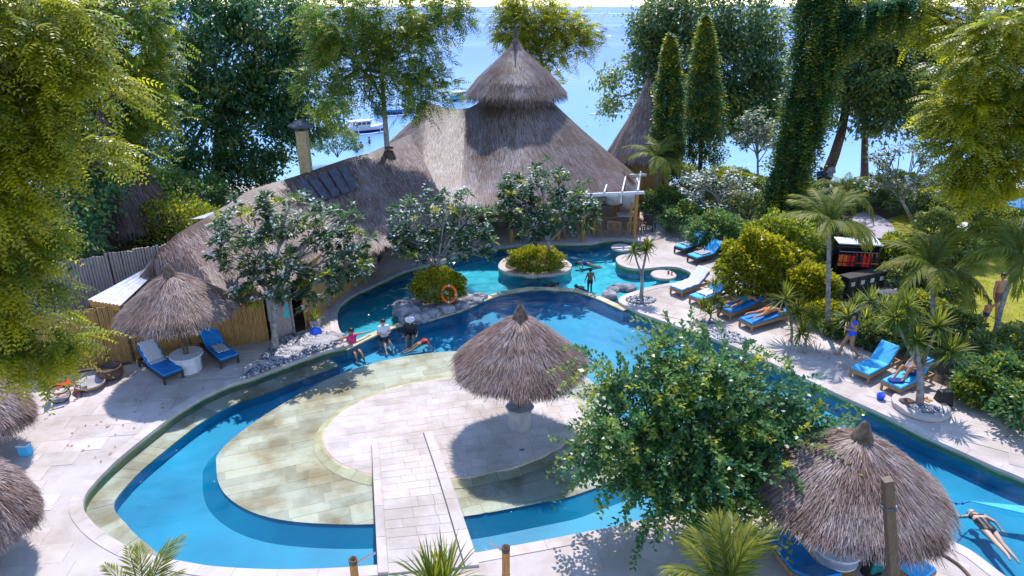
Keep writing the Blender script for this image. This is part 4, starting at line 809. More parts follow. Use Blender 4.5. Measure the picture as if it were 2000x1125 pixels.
for i, (x, y, r) in enumerate([(640,664,.42),(610,672,.36),(575,684,.34),(655,656,.3),(545,700,.3),(520,712,.28),(625,655,.26)]):
    rock('flat pale grey rock on the pebble bank, ' + ['behind the woman in pink', 'below the blue net', 'midway along the pool edge', 'beside the curved grey coping', 'towards the loungers', 'nearest the loungers', 'touching the blue net'][i], P(x, y, .02), (r*1.2, r*.7, r*.35), 60+i, group='flat rocks on the pebble bank', mat='coping')
for i, (x, y) in enumerate([(1408,650),(1380,636),(1430,662)]):
    pebbles('pebble_bed', 'white and grey pebbles at the deck edge under the ' + ['spiky yellow-green shrub', 'lounger with the towel', 'sunbathers'][i], ellipse(P(x, y)[:2], .75, .35, R(-25), 20), 260, .02, size=(.03, .08), mat='pebble')
pl_ = P(1797, 797); tp = thing('tree_pad', 'round raised stone pad with white pebbles at the foot of the branching screw palm', 'planter', pl_); obj('pad', MB().lathe([(.78, 0), (.80, .04), (.80, .13), (.76, .15), (.02, .152)], n=36, cap=True), M['limeb'], tp)
pebbles('pebble_ring', 'white pebbles scattered on the round pad of the screw palm', ellipse(pl_[:2]+A(0, -.25), .5, .3, R(-20), 20), 300, .165, size=(.025, .06), mat='pebble')
rock('flat tan stone on the round pad beside the trunk', pl_+A(-.38, .12, .19), (.24, .17, .06), 77, mat='clay')

# ------------------------------------------------------------------ trees and plants
# feathery trees on the left, rooted just outside the picture
tree('feathery_tree', 'large mustard green feathery tree overhanging the left deck and parasols', A(-9.6, 8.6, 0), A(-8.6, 9.0, 8.2), [(0,0,9.6,110,20),(120,20,9.8,80,16),(20,65,9.5,110,20),(130,90,9.7,85,16),(0,130,9.4,100,20),(120,150,9.7,90,16),(190,175,10,45,14),(10,200,9.4,100,20),(120,225,9.7,85,16),(0,270,9.3,100,20),(110,290,9.7,85,16),(185,300,10,40,12),(20,335,9.3,100,18),(-90,200,9,90,160)], 'pinnate', 'Lmust', 200, 11, brad=.22, ll=.11, lw=.04, sig=.10, k=9, fl=.5, droop=.4, nl=8, bias=(.55, .1, -.12), flat=.2, shell=.2)
tree('feathery_tree', 'lower bright feathery tree drooping over the wheelchair and bamboo fence', A(-11.5, 7.6, 0), A(-9.6, 8.3, 6.0), [(0,395,9,90,18),(90,420,9.2,70,14),(0,460,9,85,18),(80,485,9.2,65,14),(0,535,8.9,75,18),(70,560,9.1,60,14),(0,605,8.9,75,18),(80,630,9.1,55,14),(20,675,8.9,70,16),(100,690,9.1,45,12),(140,665,9.2,25,10),(-90,560,8.7,80,120)], 'pinnate', 'Lmust', 150, 10, brad=.15, ll=.105, lw=.044, sig=.09, k=9, fl=.45, droop=.45, nl=7, bias=(.5, .1, -.22), flat=.2, shell=.2)
tree('broadleaf_tree', 'dark rounded tree filling the gap behind the feathery trees', A(-22, 26, 0), A(-20.5, 27, 4.5), [(50,120,30,120,90),(60,280,28,110,80),(40,420,26,90,60),(130,460,25,70,40),(170,380,27,60,50),(60,510,24,80,30)], 'broad', 'Ldark', 200, 60, brad=.3, ll=.22, lw=.12, sig=.35, nl=7)
tree('feathery_tree', 'olive feathery tree standing behind the dark thatched roof', A(-21.5, 31.5, 0), A(-19.5, 31.5, 8.0), [(230,30,31,90,55),(265,110,31,70,55),(220,190,31,75,55),(275,220,31,50,40),(200,290,30.5,60,45),(260,310,30.5,30,30),(130,20,31,90,60)], 'pinnate', 'Lgreen', 190, 16, brad=.22, ll=.24, lw=.09, sig=.42, k=8, fl=.8, droop=.35, nl=7)
tree('broadleaf_tree', 'massive dark green broadleaf tree behind the thatched wing', A(-17.5, 39, 0), A(-16.5, 40, 6.5), [(390,30,41,110,80),(510,40,41,110,80),(610,70,42,70,70),(340,140,40,80,80),(440,150,40,100,80),(560,160,41,90,70),(390,250,39,90,70),(500,250,40,90,70),(600,240,41,60,40),(340,340,38,50,60),(420,350,38,80,50),(500,330,39,50,40),(660,200,42,25,50)], 'broad', 'Ldark', 480, 80, brad=.45, ll=.27, lw=.15, sig=.42, nl=10, group=None)
tree('feathery_tree', 'tall grey trunked feathery tree growing through the hall roof', A(-6.25, 34.4, 0), PY(745, 140, 34.6), [(660,40,34,70,50),(750,30,34.5,90,50),(830,30,34.5,55,45),(690,110,34,90,45),(790,100,34,80,60),(840,170,34,45,45),(700,170,33.5,60,30),(630,170,34.5,45,50),(800,190,33.5,50,25),(880,20,35,30,30)], 'pinnate', 'Lgreen', 260, 12, 'barkg', .17, ll=.22, lw=.075, sig=.33, k=8, fl=.75, droop=.3, nl=8)
tc = PY(762, 318, 34.0); co = thing('trunk_collar', 'dark thatch collar tied round the trunk where it leaves the roof', 'collar', tc-A(0, 0, .4)); V, F, Rn = thatch_geo(prof_fn([(.18, 1.0), (.26, .75), (.36, .4), (.42, .1)], (0, 0, 0)), 1400, .25, .025, 24, 6, .02, 200, .15, .5); link('thatch', raw_mesh('thatch', V, F, Rn), M['strawdark'], co, kind='stuff'); obj('binding', MB().lathe([(.21, 1.1), (.23, 1.14), (.21, 1.18)], n=14), M['bark'], co)
tree('feathery_tree', 'sunlit yellow-green tree standing alone behind the hall spire', A(3.0, 47.0, -.3), PY(1055, 110, 47), [(1040,20,47,60,35),(1090,50,47,55,35),(1010,60,47,40,28),(1125,75,47,35,28),(985,98,47,22,15),(1060,95,47,50,28),(1090,150,47,14,10),(1000,25,47,25,20)], 'pinnate', 'Lmust', 130, 14, 'barkg', .2, ll=.26, lw=.10, sig=.4, k=7, fl=.85, droop=.3, nl=7)
tree('broadleaf_tree', 'grey green seaside tree with bare outer twigs behind the spire hut', A(12.5, 52, -.6), PY(1350, 180, 52), [(1290,40,52,55,50),(1370,40,52,80,60),(1460,50,52,70,60),(1265,110,52,35,45),(1330,120,51,70,60),(1430,140,51,80,60),(1500,130,52,60,70),(1260,170,51,20,25),(1400,220,50,80,50),(1480,220,50,50,50),(1190,150,51,30,12),(1200,205,51,22,12)], 'broad', 'Lteal', 520, 70, brad=.4, ll=.30, lw=.17, sig=.5, nl=10)
tree('broadleaf_tree', 'wide spreading green tree above the promenade walkers', A(21.5, 46.5, -.1), PY(1655, 190, 46), [(1700,60,46,80,60),(1780,90,46,80,60),(1690,150,45,80,55),(1790,180,45,80,55),(1740,230,44,70,35),(1850,120,46,60,60),(1620,120,47,50,80),(1840,230,44,50,40),(1600,220,47,40,40)], 'broad', 'Lteal', 480, 75, brad=.38, ll=.28, lw=.15, sig=.45, nl=9, bend=(.3, 0))
tree('leaning_tree', 'slim tree with a second leaning trunk on the promenade', PY(1700, 300, 47)*A(1, 1, 0)+A(0, 0, -.1), PY(1690, 180, 47), [(1710,190,47,60,35),(1660,170,47,40,35)], 'broad', 'Lgreen', 50, 55, brad=.26, ll=.28, lw=.14, sig=.4, nl=4)
tree('feathery_tree', 'golden feathery tree arching in from the right over the lawn', A(25.5, 25.5, 0), A(22.2, 25.4, 8.3), [(1960,70,25,80,35),(1895,130,25,65,30),(1990,160,25,70,40),(1900,210,25,70,35),(1980,260,24.7,70,40),(1890,290,24.6,55,30),(1950,340,24.4,70,30),(2080,200,25,80,120),(1900,355,24.4,40,20),(1850,240,25.2,30,25)], 'pinnate', 'Lmust', 230, 14, brad=.25, ll=.21, lw=.085, sig=.24, k=8, fl=.72, droop=.4, nl=8, bias=(-.35, -.1, -.05), flat=.25, shell=.25)
tree('feathery_tree', 'high yellowish canopy behind the golden tree on the right', A(27, 38, 0), PY(1900, 60, 38), [(1760,10,38,70,35),(1850,20,38,80,40),(1940,10,38,80,40),(1820,60,38,60,30),(2020,40,38,60,60),(1700,-10,38,50,25)], 'pinnate', 'Lmust', 120, 14, brad=.28, ll=.25, lw=.1, sig=.4, k=7, fl=.85, droop=.35, nl=6)
# vine clad leaning trunk with hanging curtains
vp = [PY(1515, 410, 36), PY(1545, 320, 36), PY(1570, 230, 36), PY(1595, 120, 36.3), PY(1605, 0, 36.6), PY(1615, -80, 37)]; vp[0][2] = 0
vt = thing('vine_clad_tree', 'leaning trunk smothered in hanging dark green vines with mustard tips', 'tree', vp[0]); vpa = np.array(vp)
obj('trunk', MB().tube(vp, [.45, .4, .38, .35, .32, .28], 10, wob=.15), M['bark'], vt, True, smooth=True)
n = 1500; s = rng.random(n); c = pl(vpa, s); wdt = np.interp(s, [0, .25, .5, .8, 1], [.55, .68, .85, .95, 1.15])*(.8+.35*np.sin(s*31)**2); a = rng.random(n)*6.28; o1 = c+np.stack([np.cos(a)*wdt*(.55+.5*rng.random(n)), np.sin(a)*wdt*.8, rng.normal(.2, .3, n)], 1)
hx = np.concatenate([rng.uniform(1600, 1690, 260), rng.uniform(1660, 1810, 220)]); hy = np.interp(hx, [1600, 1640, 1700, 1810], [160, 90, 10, -15])*rng.uniform(.2, 1, len(hx)); o2 = np.array([PY(x, y, 36+rng.normal(0, .4)) for x, y in zip(hx, hy)])
o_ = np.concatenate([o1, o2]); dd = nrmz(np.concatenate([np.stack([np.cos(a)*.35, np.sin(a)*.35, np.full(n, -1)], 1), np.tile(A(0, 0, -1), (len(o2), 1))])+rng.normal(0, .12, (len(o_), 3)))
crown_obj('hanging_vines', sprays(o_, dd, 1.5*(.4+1.1*rng.random(len(o_))), 28, .19, .11, .04, False, R(68), np.clip(rng.beta(.6, 1.7, len(o_)), 0, 1), .6), M['Lvine'], vt)
m = MB()
for k in range(5): e = PY(1640+k*40, -20-10*k, 36.3); m.tube([vpa[4], (vpa[4]+e)/2+A(0, 0, .5), e], [.14, .09, .04], 6)
obj('branches', m, M['bark'], vt, True)
# mast trees: narrow columns of drooping leaves
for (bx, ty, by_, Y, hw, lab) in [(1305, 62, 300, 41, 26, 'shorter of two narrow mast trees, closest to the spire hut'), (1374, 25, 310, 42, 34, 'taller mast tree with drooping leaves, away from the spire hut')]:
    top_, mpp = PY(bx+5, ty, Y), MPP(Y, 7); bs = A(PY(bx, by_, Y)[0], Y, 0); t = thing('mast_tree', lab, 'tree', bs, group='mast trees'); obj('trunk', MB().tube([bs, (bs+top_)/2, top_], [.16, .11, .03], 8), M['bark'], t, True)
    n = 1300; s = rng.random(n)**.9; zb_ = PY(bx, by_, Y)[2]; wd_ = hw*mpp*np.interp(s, [0, .1, .5, .85, 1], [1.0, 1.08, .82, .42, .03]); a = rng.random(n)*6.28; wd_ = wd_*(1+.32*np.sin(s*47+bx)*np.cos(a*2+s*9)+.22*np.sin(s*90+a*3)); cc = np.stack([bs[0]+(top_[0]-bs[0])*s, bs[1]+(top_[1]-bs[1])*s, zb_+(top_[2]-zb_)*s], 1)+np.stack([np.cos(a), np.sin(a), np.zeros(n)], 1)*(wd_*(.4+.65*rng.random(n)))[:, None]
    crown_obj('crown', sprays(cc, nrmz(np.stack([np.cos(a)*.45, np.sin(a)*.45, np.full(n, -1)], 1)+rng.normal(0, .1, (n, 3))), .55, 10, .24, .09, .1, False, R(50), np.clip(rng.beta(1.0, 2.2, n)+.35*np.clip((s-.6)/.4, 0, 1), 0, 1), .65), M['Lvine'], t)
# frangipanis
def frang(label, basepx, zb, toppx, Y, bl, n, mat='Lfrang', fr=.34, ll=.30, lw=.095, per=14, brad=.11, grp='frangipani trees round the upper pool', cat_='tree', size=.10):
    b = P(*basepx, zb); t = tree('frangipani_tree', label, b, PY(*toppx, Y), bl, 'rosette', mat, n, per, 'barkg', brad, grp, ll=ll, lw=lw, nl=9, extra=flowers(fr, 9, .09, size), shell=.35); return t
frang('flowering frangipani with forked grey trunk beside the pale bamboo gate', (537, 682), 0, (535, 590), 22, [(480,440,22.3,75,60),(560,420,22.6,70,55),(640,440,23,70,60),(690,470,23,45,55),(450,490,22,50,50),(540,510,22,70,50),(640,530,22.4,75,50),(700,520,23,30,40),(560,560,21.8,50,35),(490,560,21.8,35,40),(610,590,21.8,35,25)], 290, brad=.13)
frang('frangipani growing out of the rock planter behind the lifebuoy', (850, 585), 0, (850, 520), 26.2, [(800,420,26.5,50,45),(870,400,26.8,60,40),(930,440,26.8,45,45),(820,480,26.2,50,35),(890,480,26.2,55,40),(950,480,26.4,25,30),(780,460,26.5,25,40)], 185)
frang('dense dark frangipani growing from the white kerbed planter', (1078, 522), 0, (1070, 470), 29.2, [(1010,370,29.5,45,35),(1070,350,29.8,55,40),(1130,390,29.6,45,45),(1020,420,29.2,50,40),(1090,420,29.2,60,45),(1150,420,29.6,20,30),(1040,455,29,40,18),(990,400,29.4,25,35)], 240, fr=.22)
for lab, bp, tp_, Y, bl in [('pale flowered shrub tree left of the leaning vine clad trunk', (1405, 455), (1405, 400), 36, [(1350,370,36,35,40),(1400,350,36.5,50,40),(1450,370,36.5,40,45),(1380,410,35.5,50,30),(1440,420,35.5,40,25)]), ('pale frangipani seen between the taller mast tree and the vine clad trunk', (1480, 400), (1480, 300), 45, [(1480,240,45,40,35),(1510,270,45,30,30),(1455,270,45,25,25)]), ('bare branched frangipani with pale leaves at the lawn edge', (1790, 445), (1760, 390), 35, [(1720,310,35,40,30),(1790,290,35,50,30),(1840,330,35,40,35),(1740,360,34.5,50,30),(1810,370,34.5,45,30),(1700,360,34.5,25,25)])]:
    frang(lab, bp, 0, tp_, Y, bl, 150, 'Lteal', .5, .26, .09, 9, .10, 'pale frangipanis behind the right deck', size=.12)
# glossy leafy tree in the foreground
tree('glossy_tree', 'glossy small leaved tree with yellow tips overhanging the lower pool', P(1400, 1075, 0), PY(1395, 900, 12.6), [(1250,740,13.2,90,70),(1380,720,13.4,100,65),(1470,785,13.3,85,45),(1230,850,12.8,80,70),(1350,850,12.4,110,80),(1480,860,12.4,110,80),(1580,865,12.5,60,40),(1300,940,12.2,90,55),(1420,960,12,110,60),(1540,930,12,90,50),(1200,800,13,50,50),(1640,835,12.7,35,20),(1310,670,13.6,40,30)], 'twig', 'Lgloss', 205, 7, brad=.10, ll=.13, lw=.08, sig=.16, k=22, fl=.95, droop=.35, nl=12, shell=.15)
# palms on the right bank
palm('fan_palm', 'slim palm standing between the yellow bush and the life vest rack', P(1616, 655), PY(1620, 440, 23.6), 20, 1.65, k=32, ll=.54, lw=.055, droop=.7, elev=(.05, 1.25))
palm('fan_palm', 'palm with upright green trunk in front of the lawn', P(1822, 668), PY(1822, 525, 22.9), 22, 1.95, k=34, ll=.58, lw=.06, droop=.75)
palm('fan_palm', 'leaning palm beside the bare chested man on the lawn', P(1935, 705), PY(1992, 500, 21.5), 22, 1.9, k=34, ll=.58, lw=.06, droop=.9, lean=(-.15, 0))
palm('fan_palm', 'small palm tucked between the mast trees and pergola', P(1278, 410), PY(1285, 310, 38), 13, 1.9, k=22, ll=.6, lw=.07, droop=.9)
palm('fan_palm', 'small bushy palm beneath the vine clad trunk', P(1640, 420), PY(1650, 380, 38), 12, 1.8, k=22, ll=.55, lw=.07, droop=.9)
# screw palm with rosettes
def rosette_tree(name, label, base, forks, n=90, L=.62, wd=.045, mat='Lpalm', brad=.10, group=None, el0=-.6, cat_='tree'):
    base = np.array(base, float); t = thing(name, label, cat_, base, group=group); m = MB(); f0 = base+(np.mean(forks, 0)-base)*.5
    obj('trunk', MB().tube([base, base+(f0-base)*.5+A(.03, 0, 0), f0], [brad*1.2, brad, brad*.9], 9, wob=.1), M['barkg'], t, True, smooth=True)
    for q in forks:
        q = np.array(q); obj('branch', MB().tube([f0-A(0, 0, .05), (f0+q)/2+A(0, 0, -.05), q], [brad*.75, brad*.55, brad*.45], 7), M['barkg'], t, True, smooth=True); crown_obj('leaf_rosette', blades(q, n, L*random.uniform(.9, 1.1), wd, el0), M[mat], t, None)
    return t
rosette_tree('screw_palm', 'branching screw palm with spiky golden green rosettes on the round pad', P(1796, 790, .15), [PY(1748, 622, 18.6), PY(1830, 640, 18.5), PY(1790, 668, 18.1), PY(1855, 690, 17.9), PY(1770, 600, 18.9)], 100, .72, .05)
rosette_tree('cabbage_tree', 'small slim cabbage tree with yellow-green heads on the pointed deck tip', P(1252, 583), [PY(1262, 490, 26.6), PY(1238, 492, 26.8), PY(1266, 478, 26.7)], 70, .45, .05, brad=.07)
rosette_tree('spiky_plant', 'spiky dracaena with arching blades right of the sunbathers', P(1545, 668), [PY(1532, 585, 22.8), PY(1560, 610, 22.6)], 90, .75, .045, brad=.05)
rosette_tree('spiky_plant', 'spiky green dracaena below the slim palm beside the walkway', P(1570, 690), [PY(1565, 650, 21.9), PY(1590, 620, 22.2)], 90, .7, .045, brad=.05)
rosette_tree('spiky_plant', 'yellow-green spiky shrub in the pebbles before the blue loungers', P(1385, 628), [P(1372, 600, .5), P(1398, 590, .7), P(1385, 612, .35), P(1408, 604, .45), P(1395, 560, 1.2)], 60, .5, .045, brad=.035, el0=.0)
rosette_tree('spiky_plant', 'dark spiky dracaena thicket in front of the black crates', P(1690, 640), [P(1670, 600, .9), P(1700, 590, 1.1), P(1725, 602, .9), P(1690, 625, .7), P(1655, 620, .8)], 80, .75, .05, 'Lfrang', .05)
rosette_tree('spiky_plant', 'dark spiky plant at the foot of the leaning palm', P(1900, 720), [P(1885, 690, .6), P(1915, 680, .8)], 70, .8, .05, 'Lfrang', .05)
rosette_tree('spiky_plant', 'tall strappy plant in the foreground beside the footbridge', A(-1.42, 9.1, 0), [A(-1.42, 9.2, 1.80), A(-1.2, 9.3, 1.7)], 70, 1.05, .035, 'Lpalm', .07, el0=.25)
# foreground palms below the frame
palm('feather_palm', 'foreground palm with arching fronds on the pale deck by the pool corner', A(-5.2, 8.6, 0), PY(285, 1205, 9.0), 13, 1.3, k=34, ll=.36, lw=.026, droop=.55, elev=(.1, 1.2))
palm('feather_palm', 'bright yellow-green foreground palm beneath the glossy tree', A(3.4, 8.5, 0), PY(1420, 1180, 9.0), 22, 1.5, k=36, ll=.42, lw=.03, droop=.5, elev=(.35, 1.35), mat='Lpalm')
# bushes
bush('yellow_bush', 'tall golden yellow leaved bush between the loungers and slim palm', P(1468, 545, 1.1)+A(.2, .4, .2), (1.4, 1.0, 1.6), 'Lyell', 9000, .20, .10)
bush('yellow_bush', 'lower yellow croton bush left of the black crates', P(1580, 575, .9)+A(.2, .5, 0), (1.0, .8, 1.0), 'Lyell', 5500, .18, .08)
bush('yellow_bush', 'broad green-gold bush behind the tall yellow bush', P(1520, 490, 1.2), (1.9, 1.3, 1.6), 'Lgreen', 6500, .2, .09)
hedge = [(1735,505,1.0,.9,'Lgreen','loose leafy bush on the lawn side of the path near the rack'),(1872,490,.8,1.1,'Lteal','pale leafy bush standing on the lawn behind the palms'),(1935,462,.8,1.2,'Lgreen','green bush before the white loungers on the lawn'),(1830,440,.8,1.1,'Lteal','silvery bush where the lawn meets the far path'),(1610,615,.5,.8,'Lyell','low golden shrub at the dracaenas'),(1705,655,.45,.9,'Lfrang','low broad leaved plant behind the walking woman'),(1790,610,.7,1.0,'Lgreen','green shrub between the two lawn palms'),(1865,640,.6,1.0,'Lfrang','dark leafy shrub under the leaning palm'),(1850,560,.6,.9,'Lteal','grey green shrub beyond the path bend'),(1915,765,.5,.8,'Lgreen','fresh green shrub behind the black bag'),(1530,520,1.1,1.2,'Lyell','golden leaved shrub behind the sunbathers'),(1300,402,1.0,1.4,'Ldark','dark leafy bush by the pergola end of the low wall'),(1345,430,.9,1.5,'Ldark','dark hedge bush behind the low stone wall'),(1400,455,1.0,1.6,'Ldark','dark bush behind the dark framed loungers'),(1600,570,.8,.8,'Lfrang','dark green bush beside the slim palm trunk'),(1745,640,.6,1.0,'Lfrang','low leafy shrub behind the walking woman'),(1640,640,.35,.7,'Lteal','small grey green shrub at the foot of the slim palm'),(1810,620,.6,1.0,'Lteal','pale shrub in front of the path'),(1960,745,.8,1.3,'Ldark','dark hedge shrub behind the screw palm'),(1985,700,1.0,1.4,'Lfrang','leafy shrub below the bare chested man'),(2050,800,.8,1.5,'Ldark','dark hedge shrub at the end of the right deck'),(1750,500,.9,1.2,'Lgreen','loose green bush along the concrete path'),(1770,540,.7,1.0,'Lteal','grey green shrub at the bend of the path'),(1600,470,1.0,1.5,'Lgreen','green bush left of the life vest rack'),(1570,420,1.1,1.6,'Ldark','dark bush below the vine clad trunk'),(1460,420,1.0,1.6,'Lteal','grey leaved bush below the pale shrub tree'),(1680,382,.9,1.8,'Lteal','low shrub beside the promenade walkers'),(1540,372,1.0,2.0,'Lteal','pale shrub between the vine clad trunk and the beach'),(1420,362,1.0,2.2,'Lgreen','green beach shrub behind the pale shrub tree'),(1330,352,1.0,2.0,'Lteal','beach shrub at the foot of the mast trees'),(1760,370,1.0,2.0,'Lgreen','green shrub in front of the slim leaning tree'),(1870,405,.9,1.8,'Lteal','pale leaved shrub behind the lawn'),(1960,400,.9,1.8,'Lgreen','green shrub at the back of the lawn'),(1780,395,.9,1.7,'Lteal','silvery shrub behind the lawn edge frangipani')]
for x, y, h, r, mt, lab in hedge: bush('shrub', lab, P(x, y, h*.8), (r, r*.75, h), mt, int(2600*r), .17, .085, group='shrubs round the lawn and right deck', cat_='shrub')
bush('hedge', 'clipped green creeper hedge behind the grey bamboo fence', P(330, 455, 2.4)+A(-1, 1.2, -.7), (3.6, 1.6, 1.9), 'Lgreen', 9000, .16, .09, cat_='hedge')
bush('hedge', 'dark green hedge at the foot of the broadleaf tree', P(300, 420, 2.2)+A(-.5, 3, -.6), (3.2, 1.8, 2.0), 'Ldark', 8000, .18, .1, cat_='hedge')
bush('shrub', 'pale green beach shrub beside the chimney', P(632, 325, 1.0)+A(-2, 12, -.6), (2.0, 1.2, 1.3), 'Lteal', 3000, .22, .1, cat_='shrub')
bush('flowering_shrub', 'leafless pink twigged shrub between the hall and the spire hut', P(1215, 340, 1.4), (1.2, .9, 1.1), 'Lteal', 500, .15, .06, cat_='shrub')

n = 16000; lp = np.array(cat(gp([(1770,425),(1740,450),(1800,560),(1870,620),(1940,680),(2060,750),(2300,750),(2300,450),(2000,402)]))); q = lp.min(0)+(lp.max(0)-lp.min(0))*rng.random((n*2, 2)); q = q[inside(lp, q)][:n]; pz = np.concatenate([q, np.full((len(q), 1), -.055)], 1); dd = nrmz(rng.normal(0, .5, (len(q), 3))+A(0, 0, 1))
V, F, Rn = leafgeo(pz, dd, nrmz(rng.normal(0, 1, dd.shape)), .06+.06*rng.random(len(q)), np.full(len(q), .02), rng.random(len(q))); link('grass', raw_mesh('grass', V, F, Rn), M['Lmust'], kind='stuff', label='short sunlit grass blades on the lawn', cat='grass')

# ------------------------------------------------------------------ people
STAND = dict(pelvis=(0,0,.93), chest=(0,0,1.22), neck=(0,-.01,1.43), head=(0,.02,1.57), sL=(-.17,0,1.385), sR=(.17,0,1.385), eL=(-.23,-.03,1.12), eR=(.23,-.03,1.12), wL=(-.25,.06,.88), wR=(.25,.06,.88),
             hL=(-.09,0,.90), hR=(.09,0,.90), kL=(-.10,.03,.49), kR=(.10,.03,.49), aL=(-.10,-.02,.08), aR=(.10,-.02,.08), tL=(-.11,.14,.03), tR=(.11,.14,.03))
def person(label, loc, rz, pose, skin='skin', clothes=(), hair='hair', long_hair=False, scale=1.0, rot=None, vox=.014, hat=None, group=None, fat=1.0, bald=False):
    J = {k: A(*v) for k, v in {**STAND, **pose}.items()}; caps = []
    def cp(lab, a, b, ra, rb): caps.append((lab, np.array(a, float), np.array(b, float), ra*fat if lab in ('low', 'up', 'thigh', 'belly') else ra, rb*fat if lab in ('low', 'up', 'belly', 'thigh') else rb))
    lat = nrmz(J['sR']-J['sL']); hlat = nrmz(J['hR']-J['hL']); spine = nrmz(J['neck']-J['pelvis']); fwd = nrmz(np.cross(spine, lat))*1
    for s in (-1, 1): cp('low', J['pelvis']+hlat*.055*s-spine*.02, J['pelvis']*.5+J['chest']*.5+lat*.045*s, .118, .095); cp('up', J['pelvis']*.5+J['chest']*.5+lat*.045*s, J['chest']+lat*.075*s+spine*.05, .095, .108)
    cp('up', J['sL']-spine*.02, J['sR']-spine*.02, .062, .062); cp('head', J['chest']+spine*.1, J['neck'], .065, .052); cp('head', J['neck'], J['head'], .05, .06)
    hd = nrmz(J['head']-J['neck']); cp('head', J['head']-hd*.045+fwd*.018, J['head']-hd*.05+fwd*.02, .072, .072); cp('head', J['head']+hd*.035-fwd*.008, J['head']+hd*.03, .092, .092); cp('head', J['head']+fwd*.088-hd*.015, J['head']+fwd*.10-hd*.03, .012, .016)
    for s in (-1, 1): cp('head', J['head']+lat*.09*s-hd*.03, J['head']+lat*.095*s+hd*.015, .014, .018)
    for c_ in 'LR':
        cp('uarm', J['s'+c_], J['e'+c_], .050, .038); cp('farm', J['e'+c_], J['w'+c_], .038, .026); cp('thigh', J['h'+c_], J['k'+c_], .088, .058); cp('calf', J['k'+c_]*.72+J['a'+c_]*.28, J['k'+c_], .058, .054); cp('calf', J['k'+c_]*.72+J['a'+c_]*.28, J['a'+c_], .056, .036)
        cp('foot', J['a'+c_]-A(0, 0, .02), J['t'+c_], .036, .028)
        hdv = nrmz(J['w'+c_]-J['e'+c_]); sv = nrmz(np.cross(hdv, fwd)); pv = np.cross(sv, hdv); cp('hand', J['w'+c_], J['w'+c_]+hdv*.07, .027, .033)
        for k in range(4):
            b = J['w'+c_]+hdv*.08+pv*(k-1.5)*.02; e = b+hdv*(.045, .055, .052, .04)[k]+sv*.012; cp('hand', b, e, .0105, .010); cp('hand', e, e+nrmz(hdv+sv*.9)*.028, .010, .008)
        sg = 1; b = J['w'+c_]+hdv*.03-pv*.03; cp('hand', b, b+nrmz(hdv-pv*.8)*.05, .012, .010)
    m = MB()
    for lab, a, b, ra, rb in caps:
        d = b-a; Ld = np.linalg.norm(d); d = nrmz(d) if Ld > 1e-6 else A(0, 0, 1); prof = [(ra*math.sin(t), -ra*math.cos(t)) for t in np.linspace(.12, math.pi/2, 4)]+[(rb*math.cos(t), Ld+rb*math.sin(t)) for t in np.linspace(0, math.pi/2-.12, 4)]
        tm = MB().lathe(prof, n=10, cap=True); z = d; x = nrmz(np.cross(z, A(.31, .9, .27))); y = np.cross(z, x); m.add(tm.v[0]@np.stack([x, y, z])+a, tm.f)
    tmp = link('tmp', raw_mesh('tmp', np.concatenate(m.v), m.f), None); md = tmp.modifiers.new('r', 'REMESH'); md.mode = 'VOXEL'; md.voxel_size = vox; sm = tmp.modifiers.new('s', 'SMOOTH'); sm.iterations = 3; sm.factor = .5
    me = bpy.data.meshes.new_from_object(tmp.evaluated_get(bpy.context.evaluated_depsgraph_get())); tm_ = tmp.data; bpy.data.objects.remove(tmp); bpy.data.meshes.remove(tm_)
    nV = len(me.vertices); V = np.empty(nV*3, np.float32); me.vertices.foreach_get('co', V); V = V.reshape(-1, 3).astype(float); N = np.empty(nV*3, np.float32); me.vertices.foreach_get('normal', N); N = N.reshape(-1, 3)
    best = np.full(nV, 9.); lab_i = np.zeros(nV, int); tpar = np.zeros(nV)
    for i, (lab, a, b, ra, rb) in enumerate(caps):
        ab = b-a; t = np.clip((V-a)@ab/max(ab@ab, 1e-9), 0, 1); dist = np.linalg.norm(V-(a+t[:, None]*ab), axis=1)-(ra+(rb-ra)*t); q = dist < best; best[q] = dist[q]; lab_i[q] = i; tpar[q] = t[q]
    labs = np.array([c[0] for c in caps])[lab_i]; me.polygons.foreach_set('use_smooth', np.ones(len(me.polygons), bool)); me.name = 'body'
    t = thing('person', label, 'person', loc, rz, group)
    if rot is not None: t.rotation_euler = rot
    t.scale = (scale,)*3; link('body', me, M[skin], t)
    polys = [tuple(p.vertices) for p in me.polygons]
    def shell(name, mask, off, mat):
        F = [p for p in polys if all(mask[i] for i in p)]
        if not F: return
        used = sorted({i for p in F for i in p}); mp = {i: k for k, i in enumerate(used)}; o = link(name, raw_mesh(name, V[used]+N[used]*off, [tuple(mp[i] for i in p) for p in F], smooth=True), M[mat], t); return o
    for nm, mat, regs in clothes:
        mask = np.zeros(nV, bool)
        for rg in regs:
            q = labs == rg[0]
            if len(rg) > 1: q &= (tpar >= rg[1]) & (tpar <= rg[2])
            mask |= q
        shell(nm, mask, .009, mat)
    if hair and not bald:
        rel = V-J['head']; up_ = rel@hd; fw = rel@fwd; mask = (labs == 'head') & ((up_ > .045) | ((fw < -.005) & (up_ > (-.16 if long_hair else -.06)))); shell('hair', mask, .016 if not long_hair else .024, hair)
    for s in (-1, 1): obj('eye', MB().ball(J['head']+fwd*.088+lat*.034*s+hd*.012, .012, 6, 4), M['black'], t)
    obj('mouth', MB().box(J['head']+fwd*.088-hd*.062, (.04, .012, .008)), M['red'], t)
    if hat:
        hm = MB(); x = lat; z = hd; y = np.cross(z, x); pr = [(.19, .05), (.185, .06), (.115, .075), (.108, .13), (.08, .155), (.005, .16)]; tm = MB().lathe(pr, n=18); hm.add(tm.v[0]@np.stack([x, y, z])+J['head'], tm.f); obj('sun_hat', hm, M[hat], t, smooth=True)
    return t
